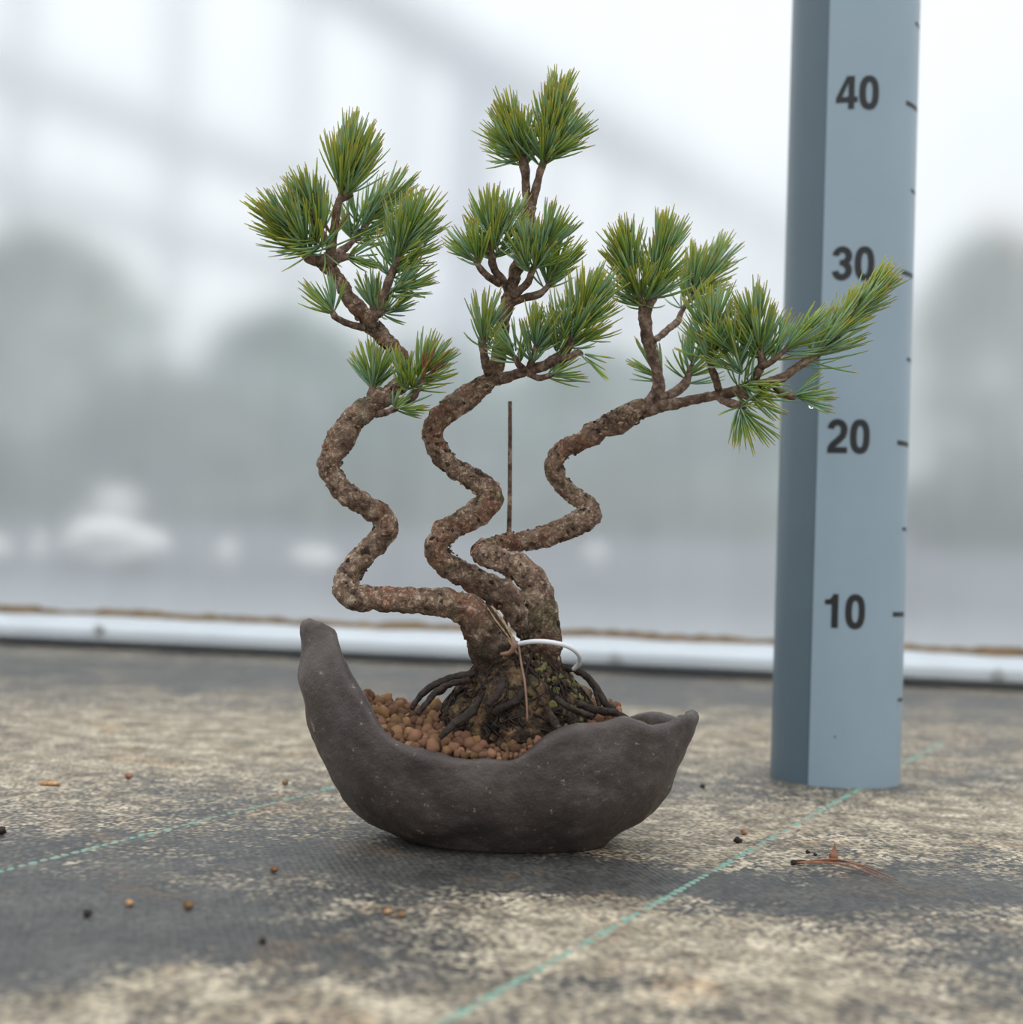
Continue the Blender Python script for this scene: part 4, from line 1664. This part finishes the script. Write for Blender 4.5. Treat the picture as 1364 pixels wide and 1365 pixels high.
# ------------------------------------------------------------------ root mass and roots
def root_mass():
    prof = [(0.040, 0.035), (0.044, 0.0350), (0.050, 0.0345), (0.056, 0.033), (0.063, 0.029), (0.070, 0.0235), (0.076, 0.0185), (0.081, 0.0145), (0.086, 0.009), (0.0875, 0.002)]
    v, f = [], []
    NA, NZ = 140, 44
    for j in range(NZ):
        q = j / (NZ - 1) * (len(prof) - 1)
        k = min(int(q), len(prof) - 2)
        u = q - k
        z = prof[k][0] + (prof[k + 1][0] - prof[k][0]) * u
        r = prof[k][1] + (prof[k + 1][1] - prof[k][1]) * u
        for i in range(NA):
            a = 2 * math.pi * i / NA
            p = Vector((math.cos(a) * r, math.sin(a) * r * 0.86, z))
            nn = 0.0035 * noise.noise(p * 90) + 0.0022 * noise.noise(p * 210 + Vector((5, 1, 2))) + 0.0012 * noise.noise(p * 520)
            rid = 0.0025 * (0.3 - abs(noise.noise(Vector((a * 3.2, z * 25, 2)))))
            rr = max(0.001, r + (nn + rid) * 1.1)
            v.append(Vector((RMX + math.cos(a) * rr, RMY + math.sin(a) * rr * 0.86, z + nn * 0.4)))
    for j in range(NZ - 1):
        for i in range(NA):
            a = j * NA + i
            b = j * NA + (i + 1) % NA
            f.append((a, b, b + NA, a + NA))
    f.append(tuple((NZ - 1) * NA + i for i in range(NA)))
    me = mesh('root_mass', v, f)
    o = link('root_mass', me, 'root_soil', tree)
    tag(o, 'dark tangled mass of roots and old soil')

    def surf(a, t):
        """point on the mass at azimuth a, height fraction t (0 foot, 1 top)"""
        q = t * (len(prof) - 1)
        k = min(int(q), len(prof) - 2)
        u = q - k
        z = prof[k][0] + (prof[k + 1][0] - prof[k][0]) * u
        r = prof[k][1] + (prof[k + 1][1] - prof[k][1]) * u
        return Vector((RMX + math.cos(a) * r, RMY + math.sin(a) * r * 0.86, z))

    # fine fibrous roots
    parts = []
    rr = random.Random(5)
    for i in range(130):
        a = rr.uniform(-math.pi * 1.05, 0.05)
        t = rr.uniform(0.25, 0.85)
        pts, rad = [], []
        n = rr.randint(4, 8)
        r = rr.uniform(0.0002, 0.0007)
        for k in range(n):
            pp = surf(a, max(0.02, t))
            out = (pp - Vector((RMX, RMY, pp.z)))
            out.normalize()
            pts.append(pp + out * rr.uniform(0.0002, 0.0028))
            rad.append(r * (1 - 0.6 * k / n))
            a += rr.gauss(0, 0.13)
            t -= rr.uniform(0.01, 0.10)
        parts.append(tube_data(pts, rad, 5, 0.0022, 0.0001, 900))
    o = link('fine_roots', mesh('fine_roots', *join_data(parts)), 'dead_root', tree)
    tag(o, 'fine black fibrous roots', kind='stuff')
    # lumps of old soil, bark and moss on the mass
    parts, parts2 = [], []
    ic = blob_mesh('tmp', 1.0, 2, 0.45, 1.6, 8.0)
    iv = [w.co.copy() for w in ic.vertices]
    iff = [tuple(p.vertices) for p in ic.polygons]
    bpy.data.meshes.remove(ic)
    for i in range(420):
        a = rr.uniform(-math.pi, 0)
        t = rr.uniform(0.1, 0.9)
        s = rr.uniform(0.0006, 0.0022)
        rot = Matrix.Rotation(rr.uniform(0, 6.28), 3, Vector((rr.gauss(0, 1), rr.gauss(0, 1), rr.gauss(0, 1))).normalized())
        pp = surf(a, t)
        lst = parts2 if (math.cos(a) > 0.35 and rr.random() < 0.5) else parts
        lst.append(([pp + rot @ (w * s) for w in iv], iff))
    o = link('soil_crumbs', mesh('soil_crumbs', *join_data(parts)), 'root_soil', tree)
    tag(o, 'crumbs of old soil stuck among the roots', kind='stuff')
    o = link('moss_patch', mesh('moss_patch', *join_data(parts2)), 'moss', tree)
    tag(o, 'olive moss on the right of the root mass', kind='stuff')


root_mass()


def root(pts, mat='dead_root', amp=0.0010):
    tubepx('root', pts, tree, mat, 12, amp, 420, 0.0009, seed=pts[0][0])


root([(632, 898, 5, .648), (608, 902, 5, .645), (585, 910, 5, .642), (566, 922, 4.5, .640), (553, 938, 4, .638), (549, 946, 3, .637)])
root([(625, 906, 4, .644), (600, 912, 4.5, .640), (582, 922, 4.5, .636), (568, 938, 4, .632), (556, 952, 3.5, .630)])
root([(600, 908, 3, .645), (590, 922, 3, .643), (575, 926, 3, .641)])
root([(640, 930, 4, .634), (630, 948, 5.5, .630), (612, 960, 6, .626), (596, 974, 5, .623), (586, 984, 3.5, .622)])
root([(700, 920, 5, .634), (685, 936, 6, .632), (668, 944, 5.5, .630), (658, 952, 4, .629)])
root([(728, 944, 5, .634), (738, 960, 5.5, .630), (746, 974, 5, .626)], 'bark')
root([(745, 890, 5, .655), (766, 892, 5, .652), (784, 903, 5, .650), (798, 922, 5, .648), (808, 938, 5, .646), (820, 946, 4, .645)])
root([(790, 910, 3, .650), (796, 930, 3, .647), (800, 944, 2.5, .646)])
root([(770, 938, 5, .640), (795, 946, 5, .640), (818, 950, 5, .642), (836, 957, 3.5, .644)])
root([(740, 930, 4, .632), (760, 944, 4, .630), (790, 956, 4, .632)])
root([(672, 905, 5, .632), (664, 925, 5, .628), (650, 940, 4, .626)])
# stripped pale wood at the fork and a curled bark strip
rs_ = random.Random(3)
for k in range(9):
    ox, oy = rs_.uniform(-9, 9), rs_.uniform(-5, 5)
    r_ = rs_.uniform(1.0, 2.2)
    root([(654 + ox * .6, 813 + oy, r_, .646), (666 + ox * .8 + rs_.uniform(-2, 2), 830 + oy, r_ * 1.2, .642), (678 + ox * .5, 848 + oy, r_, .640),
          (689 + ox * .2, 868 + oy, r_ * .6, .640)], 'stripped_wood' if k % 3 else 'dead_root', 0.0004)
root([(668, 872, 2.5, .632), (680, 870, 3.5, .630), (686, 860, 4, .629), (683, 850, 3, .630)], 'copper_wire', 0.0003)
root([(650, 808, 4, .652), (651, 800, 4, .652), (650, 795, 3, .652)])

# ------------------------------------------------------------------ stick and wires
dT, dB = at(680, 535, .690), at(678, 730, .690)
foot = Vector((dB.x - 0.0005, 0.690, 0.052))
stick = link('dead_stick', mesh('dead_stick', *tube_data([foot, dB, (dT + dB) / 2 + Vector((0.0003, 0, 0)), dT],
                                                        [0.0012, 0.0011, 0.0010, 0.0009], 8, 0.0025, 0.0002, 500)), 'twig_bark')
tag(stick, 'thin straight dead stick standing upright between middle and right trunks', 'stick')

wp = [(692, 858, .637), (715, 855, .630), (740, 857, .628), (760, 863, .630), (772, 873, .634), (772, 884, .640), (765, 892, .646)]
w = link('tie_wire', mesh('tie_wire', *tube_data([at(*q) for q in wp], [0.00105] * len(wp), 10, 0.0015)), 'white_wire')
tag(w, 'loop of white coated tie wire around the trunk base', 'wire')
wp = [(692, 862, .634), (695, 885, .628), (699, 905, .624), (702, 935, .621), (703, 962, .620)]
w = link('tie_wire', mesh('tie_wire', *tube_data([at(*q) for q in wp], [0.00048] * len(wp), 8, 0.002)), 'copper_wire')
tag(w, 'thin brown wire hanging straight down the front of the roots', 'wire')
